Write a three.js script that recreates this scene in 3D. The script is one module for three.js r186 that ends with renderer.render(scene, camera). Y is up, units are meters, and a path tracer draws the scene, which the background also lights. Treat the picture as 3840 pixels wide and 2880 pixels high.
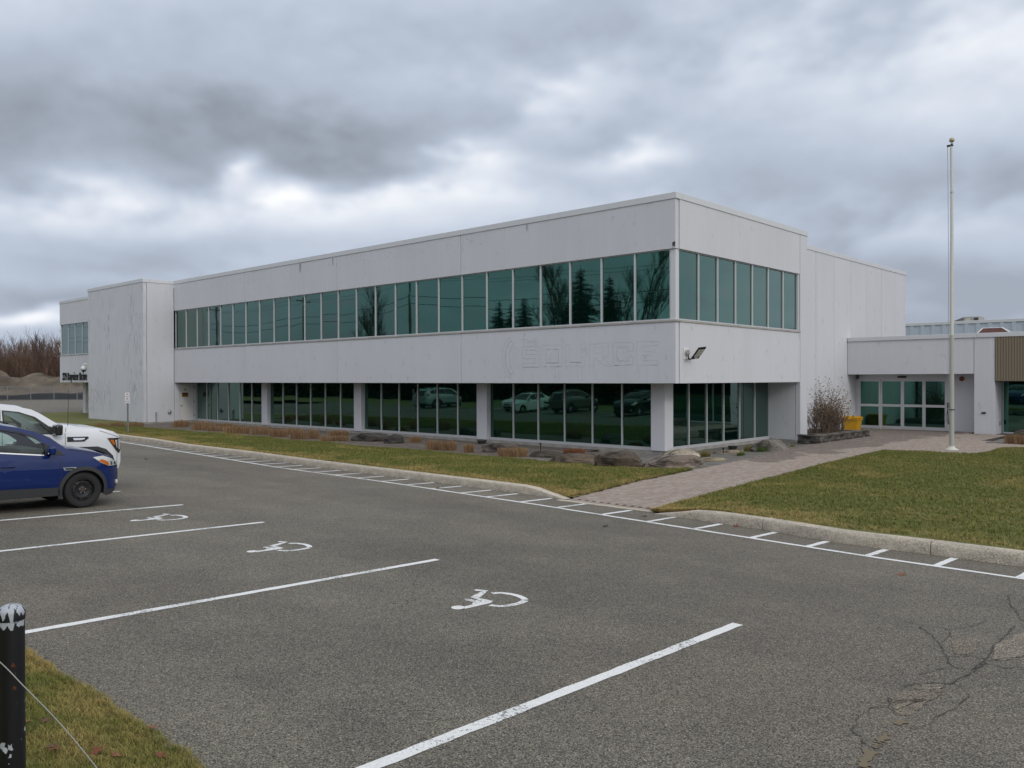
import * as THREE from 'three';
import { mergeGeometries, mergeVertices, toCreasedNormals } from 'three/addons/utils/BufferGeometryUtils.js';
import { RoundedBoxGeometry } from 'three/addons/geometries/RoundedBoxGeometry.js';
import { TessellateModifier } from 'three/addons/modifiers/TessellateModifier.js';
import { FontLoader } from 'three/addons/loaders/FontLoader.js';
import { TextGeometry } from 'three/addons/geometries/TextGeometry.js';
import { RectAreaLightUniformsLib } from 'three/addons/lights/RectAreaLightUniformsLib.js';

// ------------------------------------------------------------------ camera
const scene = new THREE.Scene();
const FPX = 3136, CAMY = 2.7;                       // focal length in photo pixels, eye height over the building's floor line
const camera = new THREE.PerspectiveCamera(2 * Math.atan(1440 / FPX) * 180 / Math.PI, 4 / 3, 0.1, 4000);
const CX = new THREE.Vector3(0.73357, -0.0027, -0.67961), CY = new THREE.Vector3(-0.00195, 0.99998, -0.00608), CZ = new THREE.Vector3(0.67961, 0.00579, 0.73355);
camera.position.set(0, CAMY, 0);
camera.quaternion.setFromRotationMatrix(new THREE.Matrix4().makeBasis(CX, CY, CZ));

// ------------------------------------------------------------------ noise
let seed = 12345;
const rnd = () => { seed |= 0; seed = seed + 0x6D2B79F5 | 0; let t = Math.imul(seed ^ seed >>> 15, 1 | seed); t = t + Math.imul(t ^ t >>> 7, 61 | t) ^ t; return ((t ^ t >>> 14) >>> 0) / 4294967296; };
const rr = (a, b) => a + (b - a) * rnd();
const reseed = (s) => { seed = s; };
function hash2(i, j) { let h = Math.imul(i, 374761393) + Math.imul(j, 668265263) | 0; h = Math.imul(h ^ h >>> 13, 1274126177); return ((h ^ h >>> 16) >>> 0) / 4294967296; }
function vnoise(x, y, px = 0, py = 0) {
  const xi = Math.floor(x), yi = Math.floor(y), fx = x - xi, fy = y - yi;
  const u = fx * fx * fx * (fx * (fx * 6 - 15) + 10), v = fy * fy * fy * (fy * (fy * 6 - 15) + 10);
  const w = (k, p) => p ? ((k % p) + p) % p : k;
  const a = hash2(w(xi, px), w(yi, py)), b = hash2(w(xi + 1, px), w(yi, py)), c = hash2(w(xi, px), w(yi + 1, py)), d = hash2(w(xi + 1, px), w(yi + 1, py));
  return a + (b - a) * u + (c - a) * v + (a - b - c + d) * u * v;
}
function fbm(x, y, o = 4, p = 0) { let s = 0, a = 0.5, f = 1, t = 0; for (let i = 0; i < o; i++) { s += a * vnoise(x * f + i * 17.3 * (p ? 0 : 1), y * f - i * 9.1 * (p ? 0 : 1), p * f, p * f); t += a; a *= 0.5; f *= 2; } return s / t; }
function hash3(i, j, k) { let h = Math.imul(i, 374761393) + Math.imul(j, 668265263) + Math.imul(k, 1440662683) | 0; h = Math.imul(h ^ h >>> 13, 1274126177); return ((h ^ h >>> 16) >>> 0) / 4294967296; }
function vnoise3(x, y, z) { const i = Math.floor(x), j = Math.floor(y), k = Math.floor(z), s = (t) => t * t * (3 - 2 * t), u = s(x - i), v = s(y - j), w = s(z - k), L = (a, b, t) => a + (b - a) * t; return L(L(L(hash3(i, j, k), hash3(i + 1, j, k), u), L(hash3(i, j + 1, k), hash3(i + 1, j + 1, k), u), v), L(L(hash3(i, j, k + 1), hash3(i + 1, j, k + 1), u), L(hash3(i, j + 1, k + 1), hash3(i + 1, j + 1, k + 1), u), v), w); }
function fbm3(x, y, z, o) { let s = 0, a = .5, f = 1, t = 0; for (let i = 0; i < o; i++) { s += a * vnoise3(x * f + i * 7.3, y * f + i * 3.1, z * f - i * 5.7); t += a; a *= .52; f *= 2.03; } return s / t; }
const clamp = (x, a = 0, b = 1) => Math.min(b, Math.max(a, x)), lerp = (a, b, t) => a + (b - a) * t, sstep = (a, b, x) => { const t = clamp((x - a) / (b - a)); return t * t * (3 - 2 * t); };
function lut(pts, x) { if (x <= pts[0][0]) return pts[0][1]; for (let i = 1; i < pts.length; i++) if (x <= pts[i][0]) return lerp(pts[i - 1][1], pts[i][1], (x - pts[i - 1][0]) / (pts[i][0] - pts[i - 1][0])); return pts[pts.length - 1][1]; }

// ------------------------------------------------------------------ sky: broken grey overcast, lighter gaps, brighter towards the veiled sun
const SUN = new THREE.Vector3(0.86, 0.46, 0.24).normalize();
{
  const W = 2048, H = 1024, data = new Float32Array(W * H * 4);
  // cloud masses in view, as directions (photo pixel at 2212 wide, spread, strength)
  const F = [[180, 230, 460, 140, -.14], [640, 300, 350, 120, -.17], [900, 330, 230, 90, -.11], [40, 330, 220, 60, -.06], [800, 400, 150, 40, -.10], [40, 30, 200, 90, .05], [590, 388, 62, 34, .25], [480, 430, 200, 32, .10], [60, 440, 260, 45, .15], [330, 480, 320, 40, .20], [800, 485, 240, 42, .15], [1060, 350, 62, 60, .26], [1150, 230, 70, 60, .14], [1230, 170, 70, 40, .12], [1340, 345, 120, 42, .26], [1040, 440, 150, 36, .12],
    [1250, 300, 90, 50, -.07], [1700, 400, 420, 60, -.07], [2100, 380, 200, 50, -.05], [1960, 500, 160, 36, .09], [2120, 500, 110, 36, .06], [2050, 110, 420, 140, .12], [1450, 130, 260, 70, .03], [250, 570, 260, 34, -.10], [90, 645, 220, 24, -.14], [60, 700, 130, 20, .34], [2090, 640, 160, 45, -.12], [1950, 590, 200, 25, -.06], [850, 60, 560, 90, -.09], [1500, 330, 300, 90, -.05]];
  for (let j = 0; j < H; j++) {
    const el = ((j + .5) / H - .5) * Math.PI, y = Math.sin(el), c = Math.cos(el);
    for (let i = 0; i < W; i++) {
      const az = ((i + .5) / W - .5) * 2 * Math.PI, x = c * Math.cos(az), z = c * Math.sin(az), o = (j * W + i) * 4;
      if (y < -.03) { data[o] = .25; data[o + 1] = .27; data[o + 2] = .31; data[o + 3] = 1; continue; }
      const yy = Math.max(y, 0) + .2, qx = x / yy, qz = z / yy;
      const wx = fbm(qx * .9 + 3, qz * .9 + 7, 3) - .5, wz = fbm(qx * .9 + 31, qz * .9 + 13, 3) - .5;
      const n = fbm(qx * .62 + wx * 1.1 + 5.2, qz * .62 + wz * 1.1 + 1.7, 6), m = fbm(qx * 1.9 + wx * 2.2 + 9, qz * 1.9 + wz * 2.2, 5);
      const m3 = fbm3(x * 5 + wx, y * 11 + 2, z * 5 + wz, 5), m4 = fbm3(x * 16 + m3 * 1.5, y * 30, z * 16, 4); const bl = 1 - Math.abs(2 * m3 - 1), puff = (m4 - .5) * .16 + (fbm3(x * 42, y * 70, z * 42, 3) - .5) * .05; let L = .452 + (n - .5) * .16 + (m - .5) * .12 + (m3 - .5) * .17 + puff;
      const dep = -(x * CZ.x + y * CZ.y + z * CZ.z);
      if (dep > .3) {
        let u = (1920 + FPX * (x * CX.x + y * CX.y + z * CX.z) / dep) / 1.736, v = (1440 - FPX * (x * CY.x + y * CY.y + z * CY.z) / dep) / 1.736;
        u += wx * 120 + (m3 - .5) * 260 + (m4 - .5) * 110; v += wz * 60 + (m3 - .5) * 130 + (m4 - .5) * 70;
        let s = 0;
        for (const [fx, fy, sx, sy, a] of F) { const q = ((u - fx) / sx) ** 2 + ((v - fy) / sy) ** 2; if (q < 9) s += a * Math.exp(-q); }
        L += s * (1 + (m4 - .5) * 1.6) + Math.max(0, s) * (m3 - .45) * 1.2;
      }
      L = Math.max(L, .2);
      L *= (1 + .75 * Math.max(0, y)) / 1.16;                                   // overcast sky: lighter overhead
      const cs = x * SUN.x + y * SUN.y + z * SUN.z;
      L *= (1 + .95 * Math.exp((cs - 1) * 1.15) + .3 * Math.exp((cs - 1) * 5)) / 1.16;                                    // veiled sun
      const t = clamp((L - .44) / .34), w = clamp((.46 - L) / .16); data[o] = L * lerp(lerp(.865, .885, w), .97, t); data[o + 1] = L * .99; data[o + 2] = L * lerp(lerp(1.2, 1.18, w), 1.03, t); data[o + 3] = 1;
    }
  }
  const sky = new THREE.DataTexture(data, W, H, THREE.RGBAFormat, THREE.FloatType);
  sky.mapping = THREE.EquirectangularReflectionMapping; sky.magFilter = THREE.LinearFilter; sky.minFilter = THREE.LinearFilter; sky.needsUpdate = true;
  scene.background = sky; scene.environment = sky;
}
const sun = new THREE.DirectionalLight(new THREE.Color().setRGB(1, .95, .88), .5);
sun.position.copy(SUN).multiplyScalar(150).add(new THREE.Vector3(-20, 0, -25)); sun.target.position.set(-20, 0, -25);
sun.castShadow = true; sun.shadow.radius = 22; sun.shadow.mapSize.set(4096, 4096);
Object.assign(sun.shadow.camera, { left: -90, right: 90, top: 60, bottom: -60, near: 1, far: 400 });
sun.name = 'sun'; scene.add(sun, sun.target);
const renderer = new THREE.WebGLRenderer({ antialias: true });
renderer.toneMapping = THREE.LinearToneMapping; renderer.toneMappingExposure = 1.23;
renderer.shadowMap.enabled = true; renderer.setSize(1024, 768);
RectAreaLightUniformsLib.init();

// ------------------------------------------------------------------ photo pixel -> place
const pray = (px, py) => new THREE.Vector3().addScaledVector(CX, (px - 1920) / FPX).addScaledVector(CY, (1440 - py) / FPX).addScaledVector(CZ, -1);
const LOT0 = .4024, LOTS = .0285, lotY = (z) => LOT0 + LOTS * z;                // the parking lot falls gently to the building
const onY = (px, py, y = 0) => { const r = pray(px, py), t = (y - CAMY) / r.y; return new THREE.Vector3(r.x * t, y, r.z * t); };
const onZ = (px, py, z) => { const r = pray(px, py), t = z / r.z; return new THREE.Vector3(r.x * t, CAMY + r.y * t, z); };
const onX = (px, py, x) => { const r = pray(px, py), t = x / r.x; return new THREE.Vector3(x, CAMY + r.y * t, r.z * t); };
const lot = (px, py) => { const r = pray(px, py), t = (LOT0 - CAMY) / (r.y - LOTS * r.z); return new THREE.Vector3(r.x * t, CAMY + r.y * t, r.z * t); };

// ------------------------------------------------------------------ building blocks
const used = new Map();
const numbered = (n) => { const k = used.get(n) ?? 0; used.set(n, k + 1); return k ? n + '_' + String(k).padStart(3, '0') : n; };
function tag(o, label, category, group, kind) { if (label) o.userData.label = label; if (category) o.userData.category = category; if (group) o.userData.group = group; if (kind) o.userData.kind = kind; return o; }
function thing(name, label, category, pos = [0, 0, 0], turn = 0, group) { const o = new THREE.Group(); o.name = numbered(name); o.position.set(...pos); o.rotation.y = turn; scene.add(o); return tag(o, label, category, group); }
function mesh(name, geo, m, parent) { const o = new THREE.Mesh(geo, m); o.name = name; o.castShadow = o.receiveShadow = true; (parent ?? scene).add(o); return o; }
// geometry in scene coordinates, put under a thing (or a part of it) that stands unturned at its place
function partW(parent, name, geo, m) { let p = parent, off = new THREE.Vector3(); while (p && p !== scene) { off.add(p.position); p = p.parent; } geo.translate(-off.x, -off.y, -off.z); return mesh(name, geo, m, parent); }
function struct(name, geo, m) { const o = mesh(numbered(name), geo, m); o.userData.kind = 'structure'; return o; }
function copyOf(o, pos, turn, label, group) { const c = o.clone(); c.userData = { ...o.userData }; c.name = numbered(o.name.replace(/_\d+$/, '')); scene.add(c); if (pos) c.position.set(...pos); if (turn !== undefined) c.rotation.y = turn; if (label) c.userData.label = label; if (group) c.userData.group = group; return c; }

function bb(x0, x1, y0, y1, z0, z1, c = 0) { const w = x1 - x0, h = y1 - y0, d = z1 - z0; const g = c ? new RoundedBoxGeometry(w, h, d, 1, c) : new THREE.BoxGeometry(w, h, d); g.translate((x0 + x1) / 2, (y0 + y1) / 2, (z0 + z1) / 2); return g; }
function uvm(g, s = 1) {                                                        // uv in metres from the faces' own planes
  if (g.index) g = g.toNonIndexed(); const p = g.attributes.position, uv = new Float32Array(p.count * 2), a = new THREE.Vector3(), b = new THREE.Vector3(), c = new THREE.Vector3();
  for (let i = 0; i < p.count; i += 3) {
    a.fromBufferAttribute(p, i); b.fromBufferAttribute(p, i + 1).sub(a); c.fromBufferAttribute(p, i + 2).sub(a); b.cross(c);
    const X = Math.abs(b.x), Y = Math.abs(b.y), Z = Math.abs(b.z);
    for (let k = 0; k < 3; k++) { const q = i + k, x = p.getX(q), y = p.getY(q), z = p.getZ(q); const [u, v] = Y >= X && Y >= Z ? [x, z] : X >= Z ? [z + x * .37, y] : [x + z * .37, y]; uv[q * 2] = u * s; uv[q * 2 + 1] = v * s; }
  }
  g.setAttribute('uv', new THREE.BufferAttribute(uv, 2)); return g;
}
function patch(nu, nv, fn, uvs = 1) {                                           // a sheet over (u, v) in 0..1
  const pos = [], uv = [], idx = [];
  for (let j = 0; j <= nv; j++) for (let i = 0; i <= nu; i++) { const p = fn(i / nu, j / nv); pos.push(...p); uv.push(p[0] * uvs, p[2] * uvs); }
  for (let j = 0; j < nv; j++) for (let i = 0; i < nu; i++) { const a = j * (nu + 1) + i, b = a + 1, c = a + nu + 1, d = c + 1; idx.push(a, b, d, a, d, c); }
  const g = new THREE.BufferGeometry(); g.setAttribute('position', new THREE.Float32BufferAttribute(pos, 3)); g.setAttribute('uv', new THREE.Float32BufferAttribute(uv, 2)); g.setIndex(idx); g.computeVertexNormals(); return g;
}
const flipped = (g) => { const i = g.index.array; for (let k = 0; k < i.length; k += 3) { const t = i[k]; i[k] = i[k + 1]; i[k + 1] = t; } g.computeVertexNormals(); return g; };
function bar(a, b, r0, r1 = r0, n = 6) { const d = new THREE.Vector3().subVectors(b, a), L = d.length(); const g = new THREE.CylinderGeometry(r1, r0, L, n, 1, false); g.applyQuaternion(new THREE.Quaternion().setFromUnitVectors(new THREE.Vector3(0, 1, 0), d.normalize())); g.translate((a.x + b.x) / 2, (a.y + b.y) / 2, (a.z + b.z) / 2); return g; }
const V = (x, y, z) => new THREE.Vector3(x, y, z);
const lathe = (pts, n = 24) => new THREE.LatheGeometry(pts.map(([x, y]) => new THREE.Vector2(x, y)), n);
function sheet(pts, yf, holes = []) {                                            // flat polygon of [x, z] laid on the ground at height yf(x, z)
  const s = new THREE.Shape(pts.map(([x, z]) => new THREE.Vector2(x, -z))); for (const h of holes) s.holes.push(new THREE.Path(h.map(([x, z]) => new THREE.Vector2(x, -z))));
  const g = new THREE.ShapeGeometry(s), p = g.attributes.position, uv = g.attributes.uv;
  for (let i = 0; i < p.count; i++) { const x = p.getX(i), z = -p.getY(i); p.setXYZ(i, x, yf(x, z), z); uv.setXY(i, x, z); }
  g.computeVertexNormals(); return g;
}
function ribbon(pts, w, yf, jag = 0) {                                           // a strip of width w along [x, z] points
  const P = pts.map((p) => new THREE.Vector2(p[0], p[1])), pos = [], idx = [], uv = []; let s = 0;
  P.forEach((p, i) => {
    const d = new THREE.Vector2().subVectors(P[Math.min(i + 1, P.length - 1)], P[Math.max(i - 1, 0)]).normalize(), ww = (typeof w === 'function' ? w(i / (P.length - 1)) : w) / 2; if (i) s += p.distanceTo(P[i - 1]);
    for (const e of [-1, 1]) { const q = ww + (jag ? rr(-jag, jag) : 0), x = p.x - d.y * e * q, z = p.y + d.x * e * q; pos.push(x, yf(x, z), z); uv.push(x, z); }
    if (i) { const a = 2 * i - 2; idx.push(a, a + 3, a + 1, a, a + 2, a + 3); }
  });
  const g = new THREE.BufferGeometry(); g.setAttribute('position', new THREE.Float32BufferAttribute(pos, 3)); g.setAttribute('uv', new THREE.Float32BufferAttribute(uv, 2)); g.setIndex(idx); g.computeVertexNormals();
  if (g.attributes.normal.getY(0) < 0) flipped(g); return g;
}
const dense = (pts, step) => { const out = []; for (let i = 0; i < pts.length - 1; i++) { const [a, b] = [pts[i], pts[i + 1]], n = Math.max(1, Math.round(Math.hypot(b[0] - a[0], b[1] - a[1]) / step)); for (let k = 0; k < n; k++) out.push([lerp(a[0], b[0], k / n), lerp(a[1], b[1], k / n)]); } out.push(pts[pts.length - 1]); return out; };

// ------------------------------------------------------------------ materials
const lin = (r, g, b) => new THREE.Color().setRGB(r, g, b);
function texture(size, tile, fn, srgb = true) {                                 // fn(u, v) in 0..1 -> linear [r, g, b] or a number
  const d = new Uint8Array(size * size * 4), enc = (x) => Math.round(255 * clamp(srgb ? (x <= .0031308 ? 12.92 * x : 1.055 * x ** (1 / 2.4) - .055) : x));
  for (let j = 0; j < size; j++) for (let i = 0; i < size; i++) { const c = fn(i / size, j / size), o = (j * size + i) * 4; if (typeof c === 'number') d[o] = d[o + 1] = d[o + 2] = enc(c); else { d[o] = enc(c[0]); d[o + 1] = enc(c[1]); d[o + 2] = enc(c[2]); } d[o + 3] = 255; }
  const t = new THREE.DataTexture(d, size, size); t.wrapS = t.wrapT = THREE.RepeatWrapping; t.magFilter = THREE.LinearFilter; t.minFilter = THREE.LinearMipmapLinearFilter; t.generateMipmaps = true; t.repeat.set(1 / tile, 1 / tile); if (srgb) t.colorSpace = THREE.SRGBColorSpace; t.needsUpdate = true; return t;
}
const std = (c, roughness = .8, o = {}) => new THREE.MeshStandardMaterial({ color: Array.isArray(c) ? lin(...c) : c, roughness, metalness: 0, side: THREE.DoubleSide, ...o });
const phys = (c, roughness, o = {}) => new THREE.MeshPhysicalMaterial({ color: lin(...c), roughness, metalness: 0, side: THREE.DoubleSide, ...o });
const mix3 = (a, b, t) => [lerp(a[0], b[0], t), lerp(a[1], b[1], t), lerp(a[2], b[2], t)];

reseed(7);
const cells = (size, n) => { const c = new Float32Array(size * size); for (let i = 0; i < c.length; i++) c[i] = rnd(); return (u, v) => c[(Math.floor(v * n) % size) * size + Math.floor(u * n) % size]; };
const cA = cells(512, 512);
const asphaltTex = texture(1024, 3.6, (u, v) => {
  const wu = u + (vnoise(u * 300, v * 300, 300, 300) - .5) * .0016, wv = v + (vnoise(u * 300 + 50, v * 300, 300, 300) - .5) * .0016;
  const s = cA(wu + 1, wv + 1), t = vnoise(u * 512, v * 512, 512, 512), big = fbm(u * 6, v * 6, 4, 6);
  let c = .124 + (s - .5) * .16 + (t - .5) * .18 + (big - .5) * .04; if (s > .93) c += .10; if (s < .08) c -= .06;
  const warm = (cA(wv + .31, wu + .77) - .5) * .10; return [Math.max(.025, c * (1.12 + warm)), Math.max(.025, c * 1.0), Math.max(.025, c * (.80 - warm * .6))];
});
const asphaltBump = texture(1024, 3.6, (u, v) => .5 + (vnoise(u * 420, v * 420, 420, 420) - .5) * .8, false);
const wallTex = texture(1024, 9.0, (u, v) => {
  const a = fbm(u * 5, v * 3, 5, 0), st = fbm(u * 60, v * 1.5, 3), f = vnoise(u * 700, v * 700, 700, 700), sp = fbm(u * 40, v * 26, 4);
  let k = 1 + (a - .5) * .08 + (st - .5) * .05 + (f - .5) * .05; if (sp > .74) k -= (sp - .74) * .9; return [.595 * k, .602 * k, .637 * k];
});
const peelTex = texture(1024, 7.0, (u, v) => {
  const a = fbm(u * 5 + 4, v * 4, 5), st = fbm(u * 40, v * 2.5, 4), sp = fbm(u * 22, v * 7 + 9, 5), f = vnoise(u * 700, v * 700, 700, 700);
  const k = 1 + (a - .5) * .10 + (f - .5) * .06; let c = [.595 * k, .602 * k, .637 * k]; const q = sstep(.56, .63, sp * .7 + a * .3) * .7 + sstep(.6, .7, st) * .2; return mix3(c, [.47 * k, .465 * k, .48 * k], q * .5);
});
const wallBump = texture(512, 1.6, (u, v) => fbm(u * 60, v * 60, 3, 60), false);
const concTex = texture(512, 2.2, (u, v) => { const a = fbm(u * 6, v * 6, 5, 6), f = cA(u, v), st = fbm(u * 30, v * 30, 3, 30); const k = .34 + (a - .5) * .16 + (f - .5) * .10 + (st - .5) * .10; return [k * 1.04, k, k * .93]; });
const kerbTex = texture(512, 1.5, (u, v) => { const a = fbm(u * 5, v * 5, 5, 5), f = cA(u * 1, v * 1), h = vnoise(u * 90, v * 90, 90, 90), pit = vnoise(u * 46 + 3, v * 30, 0, 0); let k = .43 + (a - .5) * .24 + (f - .5) * .16 + (h - .5) * .14; if (pit > .86) k *= .75; return [k * 1.12, k, k * .82]; });
const kerbBump = texture(512, 1.5, (u, v) => vnoise(u * 90, v * 90, 90, 90) * .6 + vnoise(u * 46 + 3, v * 30) * .4, false);
const lawnTex = texture(1024, 7.0, (u, v) => {
  const a = fbm(u * 7, v * 7, 5, 7), b = fbm(u * 40, v * 40, 3, 40), f = cA(u * 2, v * 2), g = vnoise(u * 260, v * 260, 260, 260);
  const t = clamp((a - .5) * 1.2 + (b - .5) * 1.0 + (f - .5) * .5), k = .75 + g * .5; const c = mix3([.115, .122, .024], [.225, .175, .055], t); return [c[0] * k, c[1] * k, c[2] * k];
});
const mulchTex = texture(512, 1.6, (u, v) => { const f = cA(u, v), g = vnoise(u * 120, v * 120, 120, 120), a = fbm(u * 5, v * 5, 4, 5); const k = .145 + (f - .5) * .14 + (g - .5) * .12 + (a - .5) * .08; return [Math.max(.02, k * 1.2), Math.max(.02, k), Math.max(.015, k * .84)]; });
const gravelTex = texture(512, 1.4, (u, v) => { const f = cA(u, v), g = vnoise(u * 110, v * 110, 110, 110), a = fbm(u * 5, v * 5, 4, 5); const k = .20 + (f - .5) * .16 + (g - .5) * .24 + (a - .5) * .10; return [Math.max(.03, k * 1.08), Math.max(.03, k), Math.max(.03, k * .9)]; });
const grainBump = texture(512, 1.4, (u, v) => vnoise(u * 110, v * 110, 110, 110), false);
const rockTex = texture(512, 1.3, (u, v) => { const a = fbm(u * 7, v * 7, 6, 7), l = fbm(u * 3, v * 26, 4), f = cA(u, v); const k = .5 + (a - .5) * 1.1 + (l - .5) * .6 + (f - .5) * .25; return [clamp(k, .12, 1.2), clamp(k * .98, .12, 1.2), clamp(k * .94, .12, 1.2)]; });
const rockBump = texture(512, 1.3, (u, v) => fbm(u * 9, v * 9, 6, 9) * .7 + fbm(u * 3, v * 26, 4) * .3, false);
const paintTex = texture(512, 2.4, (u, v) => { const f = cA(u, v), g = vnoise(u * 150, v * 150, 150, 150), a = fbm(u * 6, v * 6, 4, 6); let k = .74 + (f - .5) * .18 + (g - .5) * .12; if (g * .6 + f * .4 + (a - .5) * .9 > .79) k = .16; return [k, k * 1.01, k * 1.0]; });
const dirtTex = texture(512, 12, (u, v) => { const a = fbm(u * 6, v * 6, 6, 6), f = cA(u, v); const k = .085 + (a - .5) * .12 + (f - .5) * .06; return [k * 1.25, k, k * .72]; });

const M = {
  wall: std([1, 1, 1], .85, { map: wallTex, bumpMap: wallBump, bumpScale: .004 }), peel: std([1, 1, 1], .85, { map: peelTex, bumpMap: wallBump, bumpScale: .004 }),
  joint: std([.16, .16, .17], .9), cap: phys([.62, .63, .65], .42, { metalness: .1 }), alum: std([.56, .57, .59], .45, { metalness: .25 }), alumDark: std([.07, .075, .08], .5),
  conc: std([1, 1, 1], .9, { map: concTex }), kerb: std([1, 1, 1], .92, { map: kerbTex, bumpMap: kerbBump, bumpScale: .012 }), paint: std([1, 1, 1], .75, { map: paintTex, bumpMap: asphaltBump, bumpScale: .003 }),
  asphalt: std([1, 1, 1], .88, { map: asphaltTex, bumpMap: asphaltBump, bumpScale: .006, vertexColors: true }), asphaltFlat: std([1, 1, 1], .88, { map: asphaltTex }),
  lawn: std([1, 1, 1], .95, { map: lawnTex }), mulch: std([1, 1, 1], .95, { map: mulchTex, bumpMap: grainBump, bumpScale: .02 }), gravel: std([1, 1, 1], .95, { map: gravelTex, bumpMap: grainBump, bumpScale: .03 }), dirt: std([1, 1, 1], .95, { map: dirtTex }),
  crack: std([.045, .043, .040], .95), carpet: std([.2, .2, .21], .9), inWall: std([.42, .42, .40], .85), ceil: std([.55, .55, .53], .9),
  white: std([.72, .72, .72], .5), black: std([.012, .012, .013], .5), darkGrey: std([.035, .035, .037], .6), rubber: std([.014, .014, .015], .75), steel: std([.42, .43, .44], .4, { metalness: .8 }), galv: std([.36, .38, .40], .5, { metalness: .5 }),
  yellow: phys([.62, .33, .012], .45), brownPanel: std([.23, .19, .135], .9, { bumpMap: wallBump, bumpScale: .006 }), blueMetal: std([.47, .53, .61], .55, { metalness: .15 }),
};
// coated green window glass: a tinted mirror that lets a little light through
const glassWave = texture(512, 2.6, (u, v) => fbm(u * 4, v * 3, 2), false);
const glassOf = (c, metal, o = {}) => phys(c, .015, { metalness: metal, transmission: 1, thickness: 0, ior: 1.55, bumpMap: glassWave, bumpScale: .0009, ...o });
M.glass = glassOf([.026, .13, .095], .92, { clearcoat: .9, clearcoatRoughness: .01 });

// ================================================================== GROUND
const XB = -15.658, ZA = -25.354, GX = -17.13, GZ = -26.85, XW = -17.2, BED = -.12;
const fromPx = (list, f) => list.map(([x, y]) => { const p = f(x, y); return [p.x, p.z]; });
const kerbL = [[-62, -18.6], [-48, -17.0], ...fromPx([[451, 1647], [558, 1661], [694, 1685], [900, 1711], [1200, 1753.5], [1581, 1802.7], [2061, 1865], [2116, 1872]], lot)].sort((a, b) => a[0] - b[0]);
const kerbR = [...fromPx([[2452, 1927], [2859, 1986], [3165, 2040], [3489, 2079.6], [3840, 2127]], lot), [6, -13.1], [30, -12.6]].sort((a, b) => a[0] - b[0]);
const kerbZ = (x) => lut([...kerbL, ...kerbR], x);
const walkLpts = [[-14.5, -11.78], [-18.26, -12.51], [-22.2, -12.87], [-26.2, -13.29], [-31.06, -14.01], [-34.3, -14.22]], walkRpts = [[-14.4, -9.5], [-18.31, -9.93], [-21.35, -10.2], [-25.72, -10.6], [-29.94, -10.85], [-32.1, -10.95]];
const byZ = (pts, z) => lut(pts.map(([a, b]) => [-a, b]), -z), walkL = (z) => byZ(walkLpts, z), walkR = (z) => byZ(walkRpts, z);
const bedZ = (x) => -21.55 + (vnoise(x * .35, 3) - .5) * .5 + (x < -50 ? (-50 - x) * .0 + 1.2 : 0);

struct('ground', patch(2, 2, (u, v) => [lerp(-1500, 1500, u), -.32, lerp(1500, -1500, v)]), M.lawn);

// parking lot with its large-scale tone (old patches, traffic wear) in vertex colours
{
  const nx = 300, nz = 40, g = patch(nx, nz, (u, v) => { const x = lerp(-74, 30, u), z = lerp(-2.36, kerbZ(x) - .12, v); return [x, lotY(z), z]; });
  const p = g.attributes.position, c = new Float32Array(p.count * 3);
  for (let i = 0; i < p.count; i++) { const x = p.getX(i), z = p.getZ(i), k = .97 + (fbm(x * .22 + 9, z * .5, 4) - .5) * .40 + (fbm(x * 1.1, z * 1.3 + 40, 3) - .5) * .20 + (fbm(x * .06, z * 1.6 + 3, 3) - .5) * .16; c[i * 3] = k * (1 + (vnoise(x * .3, z * .3) - .5) * .05); c[i * 3 + 1] = k; c[i * 3 + 2] = k * .99; }
  g.setAttribute('color', new THREE.BufferAttribute(c, 3));
  var parkingLot = struct('parking_lot', g, M.asphalt);
}
const l4 = (x, z) => lotY(z) + .004, l8 = (x, z) => lotY(z) + .007;
// stall lines
const stallX = [.5, -4.13, -8.71, -13.28, -16.36, -19.42, -22.47, -25.5, -28.6, -31.6, -34.7, -37.7, -40.8, -43.8, -46.9, -49.9, -53, -56];
reseed(21);
for (const x of stallX) mesh('stall_line', ribbon(dense([[x, -2.62], [x, -7.86]], .12), .112, l4, .006), M.paint, parkingLot);
{ // fire lane line and its ticks
  const fl = fromPx([[460, 1658], [694, 1696], [1042, 1753], [1441, 1807], [1996, 1890], [2604, 1985], [3298, 2093], [3838, 2171]], lot).sort((a, b) => a[0] - b[0]);
  const line = [[-58, -18], ...fl, [6, -12.3], [28, -11.6]];
  mesh('fire_lane_line', ribbon(dense(line, .2), .105, l4, .006), M.paint, parkingLot);
  const ticks = [-3.64, -4.61, -5.56, -6.57, -7.71, -8.76, -9.9, -11.15, -12.26, -13.37, -14.3]; for (let x = -15.4; x > -50; x -= 1.08) ticks.push(x); for (let x = -2.6; x < 8; x += 1.0) ticks.push(x);
  for (const x of ticks) { const z = lut(line, x), e = kerbZ(x) + .04; mesh('fire_lane_tick', ribbon(dense([[x, z - .05], [x + .02, Math.max(e, z - 1.05)]], .12), .105, l4, .007), M.paint, parkingLot); }
  mesh('fire_lane_tick', ribbon(dense([[-2.42, -12.75], [-2.36, -13.3]], .1), .07, l8, .006), M.paint, parkingLot);
}
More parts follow.
